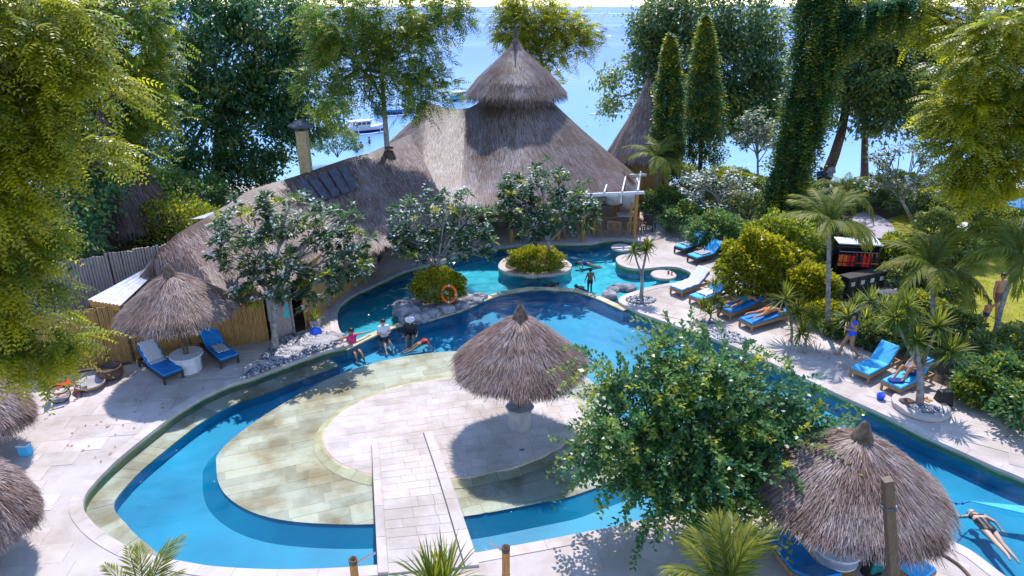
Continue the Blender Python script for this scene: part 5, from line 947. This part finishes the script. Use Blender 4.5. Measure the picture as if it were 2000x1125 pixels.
SWIM = [('swimsuit', 'royal', [('low',), ('up', 0, .75)])]; TRUNKS = lambda c: [('shorts', c, [('low', 0, .45), ('thigh', 0, .45)])]
walk = dict(aL=(-.08,-.30,.14), tL=(-.09,-.22,.03), kL=(-.10,-.04,.50), aR=(.08,.26,.08), tR=(.09,.42,.05), kR=(.09,.20,.50), eL=(-.22,-.05,1.13), wL=(-.16,.18,1.12), eR=(.22,-.06,1.12), wR=(.14,.17,1.10))
person('woman in a royal blue swimsuit walking along the right deck', P(1655, 697), R(75), walk, 'skin', SWIM, long_hair=True, scale=1.0, fat=1.12)
sit_e = dict(pelvis=(0,0,.12), chest=(0,-.10,.42), neck=(0,-.10,.63), head=(0,-.06,.77), sL=(-.17,-.10,.58), sR=(.17,-.10,.58), eL=(-.24,-.02,.34), eR=(.24,-.02,.34), wL=(-.08,.14,.34), wR=(.08,.14,.34), hL=(-.09,.02,.10), hR=(.09,.02,.10), kL=(-.11,.42,.06), kR=(.11,.42,.06), aL=(-.12,.66,-.12), aR=(.14,.70,-.11), tL=(-.12,.80,-.16), tR=(.15,.84,-.15))
armsout = dict(sit_e, eL=(-.46,-.16,.52), wL=(-.72,-.24,.48), eR=(.46,-.16,.52), wR=(.72,-.24,.48))
def water_sit(px, py, z=-.22): return P(px, py, z)
person('woman in a pink top sitting at the pool edge with arms spread', P(688, 672, -.2)*A(1, 1, 0)+A(.05, -.10, -.42), R(-145), armsout, 'skin', [('top', 'pink', [('up',)]), ('shorts', 'bluel', [('low',), ('thigh', 0, .4)])], long_hair=True)
person('man in a pale shirt sitting on the weir edge with crossed arms', P(752, 655, -.2)*A(1, 1, 0)+A(0, -.12, -.38), R(-155), sit_e, 'skin2', [('shirt', 'white', [('up',), ('uarm', 0, .7), ('low', .4, 1)]), ('shorts', 'black', [('low', 0, .5), ('thigh', 0, .7)])])
stand_w = dict(eL=(-.27,.03,1.14), wL=(-.26,.25,1.05), eR=(.27,.03,1.14), wR=(.26,.25,1.05))
kneel = dict(stand_w); 
def lower(pose, dz, kn):               # sink a standing pose onto its knees (kn) or into a sitting squat
    q = {k: A(*v) for k, v in {**STAND, **pose}.items()}
    for k in q:
        if k[0] not in 'kat': q[k] = q[k]-A(0, 0, dz)
    for c_, s_ in (('L', -1), ('R', 1)):
        if kn: q['k'+c_] = A(.11*s_, .10, .06); q['a'+c_] = A(.11*s_, -.30, .06); q['t'+c_] = A(.11*s_, -.42, .03)
        else: q['k'+c_] = A(.13*s_, .38, .36); q['a'+c_] = A(.13*s_, .46, .05); q['t'+c_] = A(.13*s_, .64, .03)
    return {k: tuple(v) for k, v in q.items()}
KN, SQ = lower(stand_w, .64, False), lower(stand_w, .80, False); FL, FU = PD, PD+.08
person('person in a black shirt and white sun hat sunk to the chest in the pool', P(802, 646, WZ)*A(1, 1, 0)+A(0, 0, FL), R(180), KN, 'skin2', [('shirt', 'black', [('up',), ('low',), ('uarm',), ('farm', 0, .6)])], hat='white', fat=1.15)
def float_at(label, px, py, rz, skin, cl, tilt=70, sc=1.0, **kw):      # treading water: head and shoulders out, legs trailing below the surface
    h = P(px, py, WZ); ln = 1.5*sc; f = A(-math.sin(rz), math.cos(rz), 0); b = h*A(1, 1, 0)-f*ln*math.sin(R(tilt)); person(label, (b[0], b[1], WZ-.05-ln*math.cos(R(tilt))), 0, dict(stand_w, head=(0, .08, 1.57), eL=(-.36,.10,1.34), wL=(-.42,.30,1.42), eR=(.36,.10,1.34), wR=(.42,.30,1.42), tL=(-.11,.0,-.04), tR=(.11,.0,-.04)), skin, cl, rot=(R(-tilt), 0, rz), scale=sc, **kw)
float_at('child with a pale cap swimming beside the person in black', 836, 660, R(-60), 'skin', [('rash_vest', 'red', [('up',), ('uarm',)])], 72, .72, hair='bluel')
person('dark haired child standing waist deep beside the weir', P(1153, 562, WZ)*A(1, 1, 0)+A(0, .2, FU), R(15), dict(eL=(-.27,0,1.12), wL=(-.32,.02,.9), eR=(.27,0,1.12), wR=(.32,.02,.9)), 'skin3', TRUNKS('black'), scale=.74, vox=.018)
float_at('bather sunk to the neck beside the standing child', 1128, 556, R(35), 'skin3', TRUNKS('navy'), 74, .85, vox=.02)
float_at('bather with only a dark head above the water before the kerbed planter', 1086, 551, R(-70), 'skin3', TRUNKS('navy'), 76, .85, vox=.02)
float_at('bather shoulder deep in the sparkling water near the kerbed planter', 1131, 510, R(100), 'skin', [('shirt', 'navy', [('up',)])], 72, .9, vox=.02)
swim = dict(head=(0,.10,1.56), neck=(0,.0,1.43), eL=(-.36,.12,1.46), wL=(-.30,.20,1.66), eR=(.34,.02,1.22), wR=(.40,.10,1.04), kL=(-.10,-.06,.50), aL=(-.10,-.12,.10), tL=(-.11,-.10,-.04), kR=(.10,.02,.50), aR=(.11,-.02,.10), tR=(.12,.0,-.04))
sw0, sw1 = P(1905, 1003, WZ), P(1980, 1090, WZ); dv = sw0-sw1; az = math.atan2(dv[1], dv[0])
person('grey haired swimmer in a black swimsuit gliding face down in the pool', sw1+A(0, 0, -.10), 0, swim, 'skin2', [('swimsuit', 'black', [('low',), ('up', 0, .9)])], 'grey_hair', rot=(R(-86), 0, az-math.pi/2))
lie = dict(eL=(-.36,.08,1.36), wL=(-.2,.12,1.58), eR=(.36,.08,1.36), wR=(.2,.12,1.58), head=(.03,.02,1.60), kL=(-.12,.0,.5), kR=(.16,0,.5), aL=(-.16,-.06,.10), aR=(.20,-.04,.10), tL=(-.17,-.02,-.03), tR=(.21,0,-.03))
def lie_on(lg, label, cl, skin, hair='hair', dz=.50):
    q = lg.location+Vector((math.cos(lg.rotation_euler.z+math.pi/2), math.sin(lg.rotation_euler.z+math.pi/2), 0))*-.82; person(label, (q.x, q.y, dz), 0, lie, skin, cl, hair, rot=(R(-87), 0, lg.rotation_euler.z), long_hair=True)
lie_on(LE, 'sunbather with orange bottoms lying face down on a wooden lounger', [('bikini_bottom', 'orange', [('low', 0, .6)])], 'skin')
lie_on(LF, 'sunbather in teal shorts lying face down beneath the yellow bush', [('shorts', 'teal', [('low',), ('thigh', 0, .35)])], 'skin', 'hair')
rec = dict(pelvis=(0,0,.12), chest=(0,-.26,.34), neck=(0,-.38,.52), head=(0,-.38,.66), sL=(-.17,-.36,.48), sR=(.17,-.36,.48), eL=(-.25,-.18,.28), eR=(.25,-.18,.28), wL=(-.14,.08,.34), wR=(.20,.1,.16), hL=(-.09,.04,.12), hR=(.09,.04,.12), kL=(-.12,.42,.42), kR=(.12,.40,.36), aL=(-.12,.66,.08), aR=(.14,.72,.06), tL=(-.12,.82,.04), tR=(.15,.87,.03))
q = LD.location+Vector((math.cos(LD.rotation_euler.z+math.pi/2), math.sin(LD.rotation_euler.z+math.pi/2), 0))*.12
person('reclining sunbather with raised knees on the lounger behind the screw palm', (q.x, q.y, .385), LD.rotation_euler.z+math.pi, rec, 'skin', TRUNKS('navy'))
person('bare chested man in grey shorts walking on the lawn', P(1937, 618), R(185), dict(walk, eL=(-.24,-.08,1.12), wL=(-.27,.04,.88), eR=(.25,.05,1.12), wR=(.28,.15,.90)), 'skin', [('shorts', 'clay', [('low', 0, .4), ('thigh', 0, .75)])], scale=1.1)
person('bare backed child standing beside the man on the path', P(1918, 642), R(10), {}, 'skin', TRUNKS('navy'), scale=.72)
person('walker in a pale blue shirt on the seaside promenade', P(1617, 372), R(5), walk, 'skin', [('shirt', 'greyt', [('up',), ('low',), ('uarm',)]), ('trousers', 'black', [('thigh',), ('calf',)])], vox=.025, scale=1.08)
person('second walker in dark clothes on the seaside promenade', P(1596, 376), R(-5), walk, 'skin3', [('shirt', 'navy', [('up',), ('low',), ('uarm',)]), ('trousers', 'black', [('thigh',), ('calf', 0, 1)])], vox=.025)
person('passer-by in red shorts stepping onto the end of the right deck', P(2012, 838), R(60), walk, 'skin', [('shorts', 'red', [('low',), ('thigh', 0, .6)])])

# ------------------------------------------------------------------ small things on the left deck
wc = thing('wheelchair', 'red wheelchair with large spoked wheels beside the shaggy parasol', 'wheelchair', P(128, 776), R(-58))
for sx_ in (-1, 1):
    wh = MB(); a = np.linspace(0, 2*math.pi, 25); ring = [(sx_*.31, -.12+.30*math.cos(t), .305+.30*math.sin(t)) for t in a]; w_ = obj('wheel', wh.tube(ring, .02, 6, cap=False), M['black'], wc)
    obj('push_rim', MB().tube([(sx_*.35, -.12+.25*math.cos(t), .305+.25*math.sin(t)) for t in a], .009, 5, cap=False), M['steel'], w_)
    for k in range(10): t = k*math.pi/5; obj('spoke', MB().tube([(sx_*.31, -.12, .305), (sx_*.31, -.12+.29*math.cos(t), .305+.29*math.sin(t))], .004, 4), M['steel'], w_)
    obj('hub', MB().tube([(sx_*.28, -.12, .305), (sx_*.34, -.12, .305)], .035, 8), M['red'], w_)
    cw = obj('caster', MB().tube([(sx_*.25, .36+.09*math.cos(t), .095+.09*math.sin(t)) for t in a], .018, 6, cap=False), M['black'], wc)
    obj('caster_fork', MB().bar((sx_*.25, .36, .095), (sx_*.25, .30, .32), .03), M['red'], wc); obj('side_frame', MB().tube([(sx_*.25, -.28, .92), (sx_*.25, -.24, .3), (sx_*.25, .28, .3), (sx_*.25, .42, .46)], .014, 6), M['red'], wc); obj('armrest', MB().box((sx_*.27, 0, .68), (.06, .36, .04)), M['black'], wc); obj('push_handle', MB().tube([(sx_*.25, -.28, .92), (sx_*.25, -.42, .92)], .02, 6), M['black'], wc); obj('footplate', MB().box((sx_*.12, .52, .12), (.16, .2, .02)), M['black'], wc)
obj('seat', MB().box((0, .04, .48), (.46, .44, .06)), M['red'], wc, bevel=.015); obj('backrest', MB().box((0, -.24, .72), (.46, .04, .46)), M['red'], wc, bevel=.01)
bl_ = thing('striped_bowl', 'shallow pale bowl with dark and yellow stripes beside the wheelchair', 'bowl', P(178, 758)); obj('bowl', MB().lathe([(.22, 0), (.38, .08), (.46, .22), (.44, .23), (.35, .12), (.02, .08)], n=28, cap=True), M['coping'], bl_, smooth=True)
for z, r_, mt in ((.13, .425, 'black'), (.17, .447, 'yellow')): obj('stripe', MB().lathe([(r_, z-.012), (r_+.006, z), (r_+.008, z+.012)], n=28), M[mt], bl_)
ptx = thing('clay_pot', 'round dark clay pot standing by the bamboo fence', 'pot', P(218, 738)); obj('pot', MB().lathe([(.2, 0), (.34, .1), (.40, .26), (.36, .38), (.38, .42), (.33, .42), (.3, .34), (.02, .33)], n=26, cap=True), M['clay'], ptx, smooth=True); obj('soil', MB().lathe([(.3, .33), (.01, .35)], n=20), M['soil'], ptx)
sk_ = thing('pool_net', 'long pole pool net with bright blue head leaning on the bamboo wall', 'pool net', P(617, 657)); a = np.zeros(3); b_ = PY(590, 588, 25.0)-P(617, 657); 
obj('pole', MB().tube([A(0, 0, .1), b_], .016, 6), M['white'], sk_); fr_ = [(.22*math.cos(t), .05+.10*math.sin(t), .13+.19*math.sin(t)) for t in np.linspace(0, 2*math.pi, 17)]; obj('net_rim', MB().tube(fr_, .014, 5, cap=False), M['royal'], sk_); obj('net', MB().add([(x*.97, y, z) for x, y, z in fr_[:-1]]+[(0, -.06, .12)], [(k, (k+1) % 16, 16) for k in range(16)]), M['royal'], sk_)
pp = thing('potted_plant', 'grassy plant in a pale square pot by the bamboo wall', 'potted plant', P(617, 640)); obj('pot', MB().box((0, 0, .16), (.30, .30, .32), top=1.12), M['coping'], pp, bevel=.01); crown_obj('leaves', blades(np.array(pp.location)+A(0, 0, .33), 70, .5, .022, .3), M['Lgreen'], pp, None)
wf = thing('wet_floor_sign', 'yellow folding wet floor sign against the wing corner', 'sign', P(719, 533), R(50))
for s in (-1, 1): obj('panel', MB().box((0, s*.09, .3), (.28, .02, .6), M=[[1,0,0],[0,math.cos(s*.25),-math.sin(s*.25)],[0,math.sin(s*.25),math.cos(s*.25)]]), M['yellow'], wf, bevel=.006)
obj('hinge', MB().tube([(-.12, 0, .585), (.12, 0, .585)], .015, 6), M['yellow'], wf)
lbp = P(878, 605, -.05); lb_ = thing('lifebuoy', 'orange and white lifebuoy hung on a stake before the round bush', 'lifebuoy', lbp); rb = .36; cz = .72
obj('stake', MB().tube([(0, .07, -.1), (0, .07, 1.25)], .03, 7), M['barkg'], lb_)
for k in range(8):
    a = np.linspace(k*math.pi/4, (k+1)*math.pi/4, 7) if k % 2 == 0 else np.linspace(k*math.pi/4, (k+1)*math.pi/4, 7); wide = 1
    obj('orange_section' if k % 2 == 0 else 'orange_band', MB().tube([(rb*math.cos(t)*.78, -.03, cz+rb*math.sin(t)) for t in np.linspace(k*math.pi/4+.0, k*math.pi/4+math.pi/4-(.12 if k % 2 else 0), 7)], .062, 8), M['orange'], lb_, smooth=True)
    if k % 2: obj('white_band', MB().tube([(rb*math.cos(t)*.78, -.03, cz+rb*math.sin(t)) for t in np.linspace((k+1)*math.pi/4-.13, (k+1)*math.pi/4+.01, 4)], .065, 8), M['white'], lb_, smooth=True)
# debris leaves on deck and in the pool
def scatter(name, label, poly, n, z, mat='redf', size=.09):
    p = np.asarray(poly); q = p.min(0)+(p.max(0)-p.min(0))*rng.random((n*4, 2)); q = q[inside(p, q)][:n]; pp_ = np.concatenate([q, np.full((len(q), 1), z)], 1); a = rng.random(len(q))*6.28; d = np.stack([np.cos(a), np.sin(a), .1+0*a], 1); V, F, Rn = leafgeo(pp_, nrmz(d), np.tile(A(0, 0, 1), (len(q), 1)), size*(.6+.8*rng.random(len(q))), size*.5*np.ones(len(q)), rng.random(len(q)), .12); link(name, raw_mesh(name, V, F, Rn), M[mat], label=label, cat='leaf litter', kind='stuff')
scatter('leaf_litter', 'brown fallen leaves scattered on the left deck', gp([(60,900),(280,760),(420,745),(330,820),(200,900)]), 35, .012); scatter('leaf_litter', 'fallen leaves on the grey coping of the upper pool', gp([(640,610),(740,535),(840,505),(850,515),(760,545),(665,600)]), 40, .02); scatter('leaf_litter', 'fallen leaves on the right deck', gp([(1560,640),(1760,720),(1990,840),(1980,870),(1760,760),(1560,680)]), 80, .02)

scatter('floating_petals', 'tiny white petals and leaves floating on the lower pool', main_loop, 30, WZ+.012, 'petal', .045); scatter('floating_petals', 'tiny petals drifting on the upper pool', up_loop, 20, WZ+.022, 'petal', .05)
# ------------------------------------------------------------------ right side things
rk = thing('gear_rack', 'black hanging rack for life vests under a white cloth top', 'rack', P(1660, 552), R(-10)); 
for sx_ in (-.8, .8):
    for sy_ in (-.35, .35): obj('upright', MB().box((sx_, sy_, .95), (.05, .05, 1.9)), M['black'], rk)
for sy_ in (-.35, .35): obj('rail', MB().tube([(-.82, sy_, 1.55), (.82, sy_, 1.55)], .02, 6), M['steel'], rk)
obj('side_panel', MB().box((.84, 0, .95), (.03, .76, 1.88)), M['wicker'], rk); obj('back_panel', MB().box((0, .39, .95), (1.66, .03, 1.88)), M['black'], rk); obj('cloth_top', MB().box((0, 0, 1.93), (1.8, .9, .06)), M['white'], rk, bevel=.02)
def vest(label, dx, mat, mat2, z=1.5):
    b = P(1660, 552)+A(dx*math.cos(R(-10)), dx*math.sin(R(-10)), 0)+A(-.06, -.36, 0); t = thing('life_vest', label, 'life vest', b+A(0, 0, z-.62), R(-10), 'life vests on the rack')
    for s in (-1, 1): obj('front_panel', MB().box((s*.10, -.05, .28), (.17, .07, .5)), M[mat], t, bevel=.02); obj('shoulder', MB().tube([(s*.10, -.05, .5), (s*.09, 0, .6), (s*.10, .06, .5)], .035, 6), M[mat2], t)
    obj('back_panel', MB().box((0, .07, .28), (.38, .06, .5)), M[mat], t, bevel=.02); obj('strap', MB().box((0, -.09, .22), (.38, .015, .04)), M[mat2], t)
for dx, m1, m2, lab in [(-.62,'orange','black','orange life vest at the bush end of the black rack'),(-.30,'red','black','red life vest second on the black rack'),(.02,'black','red','black life vest with red straps in the middle of the rack'),(.34,'red','orange','red life vest with orange straps on the rack'),(.64,'black','orange','black life vest with orange straps at the path end of the rack')]: vest(lab, dx, m1, m2)
cw0, cw1 = P(1642, 578), P(1716, 562)
for k in range(4):
    c = cw0+(cw1-cw0)*(k+.5)/4; t = thing('storage_crate', ['black crate with white label at the slim palm end of the row', 'second black labelled crate from the slim palm', 'third black labelled crate from the slim palm', 'black crate with white label at the path end of the row'][k], 'crate', c, math.atan2(*(cw1-cw0)[[1, 0]]), 'black labelled crates in a row')
    w_ = np.linalg.norm(cw1-cw0)/4-.02; cbd = obj('body', MB().box((0, 0, .42), (w_, .5, .84)), M['black'], t, bevel=.02); obj('lid', MB().box((0, 0, .86), (w_+.01, .53, .06)), M['wicker'], t, bevel=.01); obj('label_plate', MB().box((0, -.256, .58), (.22, .012, .18)), M['white'], cbd)
bx_ = thing('storage_box', 'dark grey storage box beside the row of black crates', 'box', P(1728, 600), R(12)); obj('body', MB().box((0, 0, .3), (.75, .6, .6)), M['iron'], bx_, bevel=.02); obj('lid', MB().box((0, 0, .63), (.79, .64, .06)), M['iron'], bx_, bevel=.01); obj('latch', MB().box((0, -.33, .56), (.08, .02, .08)), M['steel'], bx_)
bg_ = thing('beach_bag', 'black beach bag slumped behind the screw palm pad', 'bag', P(1840, 790)); obj('bag', MB().box((0, 0, .26), (.55, .32, .5), top=.72), M['black'], bg_, bevel=.05)
for s in (-1, 1): obj('handle', MB().tube([(-.13, s*.09, .5), (-.08, s*.1, .64), (.08, s*.1, .64), (.13, s*.09, .5)], .013, 5), M['black'], bg_)
bs_ = thing('sandals', 'brown woven sandals lying on the round pad', 'sandals', pl_+A(.30, .22, .155), R(30))
for s in (-1, 1): obj('sole', MB().box((s*.07, 0, .012), (.09, .25, .022)), M['orange_wood'], bs_, bevel=.01); obj('strap', MB().tube([(s*.07-.04, .04, .02), (s*.07, .05, .06), (s*.07+.04, .04, .02)], .01, 5), M['bark'], bs_)
bk = thing('blue_bucket', 'small blue bucket on the deck below the occupied lounger', 'bucket', P(1719, 779)); obj('pail', MB().lathe([(.10, 0), (.13, .17), (.12, .17), (.09, .02), (.01, .02)], n=18, cap=True), M['royal'], bk, smooth=True); obj('handle', MB().tube([(.125*math.cos(t), 0, .17+.10*math.sin(t)) for t in np.linspace(0, math.pi, 9)], .008, 5), M['white'], bk)
sh = thing('crumpled_towel', 'dark blue garment crumpled on the foot of the occupied lounger', 'garment', Vector(LD.location)+Vector((math.cos(LD.rotation_euler.z+math.pi/2), math.sin(LD.rotation_euler.z+math.pi/2), 0))*-.72+Vector((0, 0, .39))); obj('cloth', MB().ball((0, 0, .03), (.26, .18, .05), 14, 8, .35), M['navy'], sh, smooth=True)
# blue sail float, rope, right lower pool
sf = thing('shade_sail', 'pale blue triangular sail lying on the pool beside the swimmer', 'sail', P(1960, 990, WZ)); q = [P(1893, 980, WZ+.06), P(2140, 1003, WZ+.10), P(2140, 1036, WZ+.06)]
o = obj('cloth', MB().add(q, [(0, 1, 2)]), M['bluel'], sf, True); o.modifiers.new('thick', 'SOLIDIFY').thickness = .03
rp = np.linspace(0, 1, 12); obj('rope', MB().tube([q[0]+(P(1846, 972, .5)-q[0])*s-A(0, 0, .12*math.sin(math.pi*s)) for s in rp], .012, 5), M['navy'], sf, True)
for s in (.25, .5, .75): obj('rope_float', MB().ball(q[0]+(P(1846, 972, .5)-q[0])*s-A(0, 0, .12*math.sin(math.pi*s)), .03, 8, 6), M['navy'], sf, True)
# posts in the foreground
pt = PY(1733, 936, 9.0); pe_ = PY(1745, 1125, 9.0); lean = (pe_[0]-pt[0])/(pt[2]-pe_[2])*pt[2]; wp = thing('wooden_post', 'tall square brown wooden post with steel bracket in front of the thatched parasol', 'post', (pt[0]+lean, pt[1], 0)); obj('shaft', MB().bar((0, 0, 0), (-lean, 0, pt[2]), .155), M['post'], wp, bevel=.012); lx = -lean*(1-.55/pt[2]); obj('bracket', MB().box((lx, 0, pt[2]-.55), (.18, .18, .05)), M['iron'], wp)
for s in (-1, 1): obj('bolt', MB().tube([(lx+s*.08, 0, pt[2]-.55), (lx+s*.13, 0, pt[2]-.55)], .02, 6), M['steel'], wp)
for (x, y, e, lab) in [(689, 1092, (733, 1077), 'yellow bamboo post with steel pipe at the bridge end near the plant'), (988, 1068, (955, 1056), 'yellow bamboo post with steel pipe on the deck side of the bridge')]:
    q = P(x, y, 2.4); t = thing('bamboo_post', lab, 'post', (q[0], q[1], 0), group='bamboo posts by the footbridge'); z = q[2]; obj('culm', MB().tube([(0, 0, s) for s in np.linspace(0, z-.06, 7)], .072, 14, cap=False), M['orange_wood'], t, smooth=True)
    for s in (.5, 1.15, 1.75): obj('node', MB().lathe([(.072, s-.02), (.08, s), (.072, s+.02)], n=14), M['bamboo'], t)
    obj('rim', MB().lathe([(.073, z-.10), (.078, z), (.060, z), (.056, z-.25), (.0, z-.25)], n=16), M['bark'], t, smooth=True); pe = P(*e, 2.45)-q; obj('steel_pipe', MB().tube([(pe[0]*.18, pe[1]*.18, z-.10), (pe[0], pe[1], z+.02)], .022, 8), M['steel'], t)
cb_ = [P(1822, 1074, .04), P(1850, 1088, .03), P(1880, 1110, .03), P(1900, 1140, .03), P(1905, 1200, .03)]; obj('bamboo_pole', MB().tube(cat(cb_, 4, False), .035, 8), M['bark'], label='dark brown curved pole lying on the deck beside the parasol', cat='pole', smooth=True)
wb = thing('white_table', 'white low table with a yellow box in the parasol shade', 'table', P(1625, 1118)); obj('table_top', MB().lathe([(.42, .42), (.44, .44), (.44, .47), (.01, .475)], n=24, cap=True), M['white'], wb); obj('pedestal', MB().lathe([(.3, 0), (.24, .42)], n=12, cap=True), M['white'], wb)
yb_ = thing('yellow_box', 'yellow ochre box lying beside the white low table', 'box', P(1632, 1135)+A(.1, -.1, 0)); obj('body', MB().box((0, 0, .12), (.5, .34, .24)), M['bamboo'], yb_, bevel=.01); obj('lid', MB().box((0, 0, .255), (.52, .36, .03)), M['bamboo'], yb_)
bk2 = thing('dark_backpack', 'dark backpack with teal flap in the parasol shade by the post', 'backpack', P(1700, 1120), R(20)); obj('bag', MB().box((0, 0, .24), (.42, .28, .48), top=.7), M['black'], bk2, bevel=.05); obj('flap', MB().box((0, -.12, .3), (.34, .08, .3), top=.8), M['teal'], bk2, bevel=.03); obj('handle', MB().tube([(-.06, 0, .47), (-.04, 0, .54), (.04, 0, .54), (.06, 0, .47)], .012, 5), M['black'], bk2)
lt = thing('blue_container', 'small light blue container behind the shaggy left parasol', 'container', P(52, 888)); obj('body', MB().box((0, 0, .16), (.3, .2, .32)), M['bluel'], lt, bevel=.03); obj('lid', MB().box((0, 0, .335), (.31, .21, .03)), M['white'], lt)
# lawn loungers and a blue umbrella beyond
up = P(1992, 452); um = thing('beach_umbrella', 'bright blue beach umbrella at the back of the lawn', 'umbrella', up); obj('pole', MB().tube([(0, 0, 0), (0, 0, 1.9)], .025, 7), M['white'], um); obj('canopy', MB().lathe([(1.0, 1.45), (.7, 1.65), (.35, 1.8), (.02, 1.88)], n=8), M['bluec'], um)
for k in range(8): obj('rib', MB().tube([(0, 0, 1.84), (.98*math.cos(k*math.pi/4), .98*math.sin(k*math.pi/4), 1.43)], .008, 4), M['steel'], um)
for i, (a, b, lab) in enumerate([((1895, 452), (1940, 440), 'white covered lounger on the lawn near the blue umbrella'), ((1850, 455), (1890, 446), 'second white covered lounger farther along the lawn')]): lounger(a, b, lab, 'teak', 'towel', 20, 'loungers on the lawn')

# ------------------------------------------------------------------ boats and bathers on the sea
def boat(label, px, py, L, rz, hull, cabin=True, group=None, seed=0):
    b = P(px, py, -1.5); t = thing('outrigger_boat', label, 'boat', b, rz, group); n = 15; V = []
    for i in range(n):
        s = i/(n-1)*2-1; w = .13*L*(1-abs(s)**3.2)+.01; k = -.12+.10*L*.25*abs(s)**3; top_ = .62+.05*L*abs(s)**3
        V += [(s*L/2, -w, top_), (s*L/2, -w*.75, .1+k*.2), (s*L/2, 0, -.2+abs(s)**3*.3), (s*L/2, w*.75, .1+k*.2), (s*L/2, w, top_)]
    F = [(i*5+j, (i+1)*5+j, (i+1)*5+j+1, i*5+j+1) for i in range(n-1) for j in range(4)]+[(i*5+4, (i+1)*5+4, (i+1)*5, i*5) for i in range(n-1)]
    obj('hull', MB().add(V, F), M[hull], t, smooth=False); obj('waterline_band', MB().add([(x*1.002, y*1.012, min(z, .28)) for x, y, z in V], [f for f in F[:-(n-1)]]), M['navy'], t)
    if cabin:
        cab = obj('cabin', MB().box((-.08*L, 0, .92), (.42*L, .19*L, .62), top=.93), M['white'], t, bevel=.05); obj('roof', MB().box((-.08*L, 0, 1.27), (.5*L, .22*L, .07)), M['white'], t, bevel=.03)
        for s in (-1, 1):
            for k in range(4): obj('window', MB().box((-.235*L+k*.103*L, s*.0955*L, 1.0), (.075*L, .03, .26)), M['iron'], cab)
        obj('windscreen', MB().box((.128*L, 0, 1.0), (.04, .15*L, .26)), M['iron'], t)
    for s in (-1, 1):
        obj('float', MB().tube([(-.42*L, s*.34*L, .08), (0, s*.34*L, .02), (.45*L, s*.34*L, .2)], .09, 7), M['white'], t)
        for x in (-.25*L, .25*L): obj('outrigger_arm', MB().tube([(x, 0, .75), (x, s*.17*L, 1.1), (x, s*.29*L, .85), (x, s*.34*L, .08)], .05, 6), M['white'], t)
    return t
boat('white cabin outrigger boat moored off the beach beside the grey trunk', 712, 258, 5.0, R(32), 'white')
boat('blue hulled outrigger boat behind the left end of the hall roof', 770, 223, 5.0, R(5), 'bluec', False); boat('teal outrigger boat seen just above the dip of the hall roof', 900, 195, 5.5, R(60), 'turq', True)
sb_ = thing('paddle_board', 'long white paddle board far out on the calm sea', 'paddle board', P(1182, 223, -1.5)); obj('board', MB().lathe([(.02, -.02), (.5, 0), (.5, .06), (.02, .08)], n=28, cap=True), M['white'], sb_); sb_.scale = (4.0, .9, 1); obj('deck_pad', MB().box((0, 0, .09), (.35, .6, .012)), M['bluel'], sb_)
pdl = person('paddler standing upright on the white paddle board', P(1182, 223, -1.5)+A(0, 0, .08), R(80), dict(eR=(.3,.15,1.2), wR=(.25,.3,1.0), eL=(-.1,.25,1.2), wL=(.1,.34,1.3)), 'skin3', TRUNKS('navy'), vox=.035); pd_ = thing('paddle', 'long thin paddle held by the standing paddler', 'paddle', P(1182, 223, -1.5)+A(.35, .1, 0)); obj('shaft', MB().tube([(.1, .1, .1), (-.05, .2, 1.8)], .02, 5), M['black'], pd_); obj('blade', MB().box((.11, .09, .1), (.12, .03, .35)), M['white'], pd_)
for i, (x, y, lab) in enumerate([(697, 297, 'bather nearest the beach off the white boat'), (706, 290, 'bather just beyond the first one off the beach'), (722, 280, 'bather farthest out below the white boat')]): person(lab, P(x, y, -1.5)+A(0, 0, -1.0), R(40*i), stand_w, 'skin3', TRUNKS('navy'), vox=.035, group='sea bathers')
print('objects', len(bpy.data.objects), 'tris', sum(len(m.polygons)*2 for m in bpy.data.meshes))
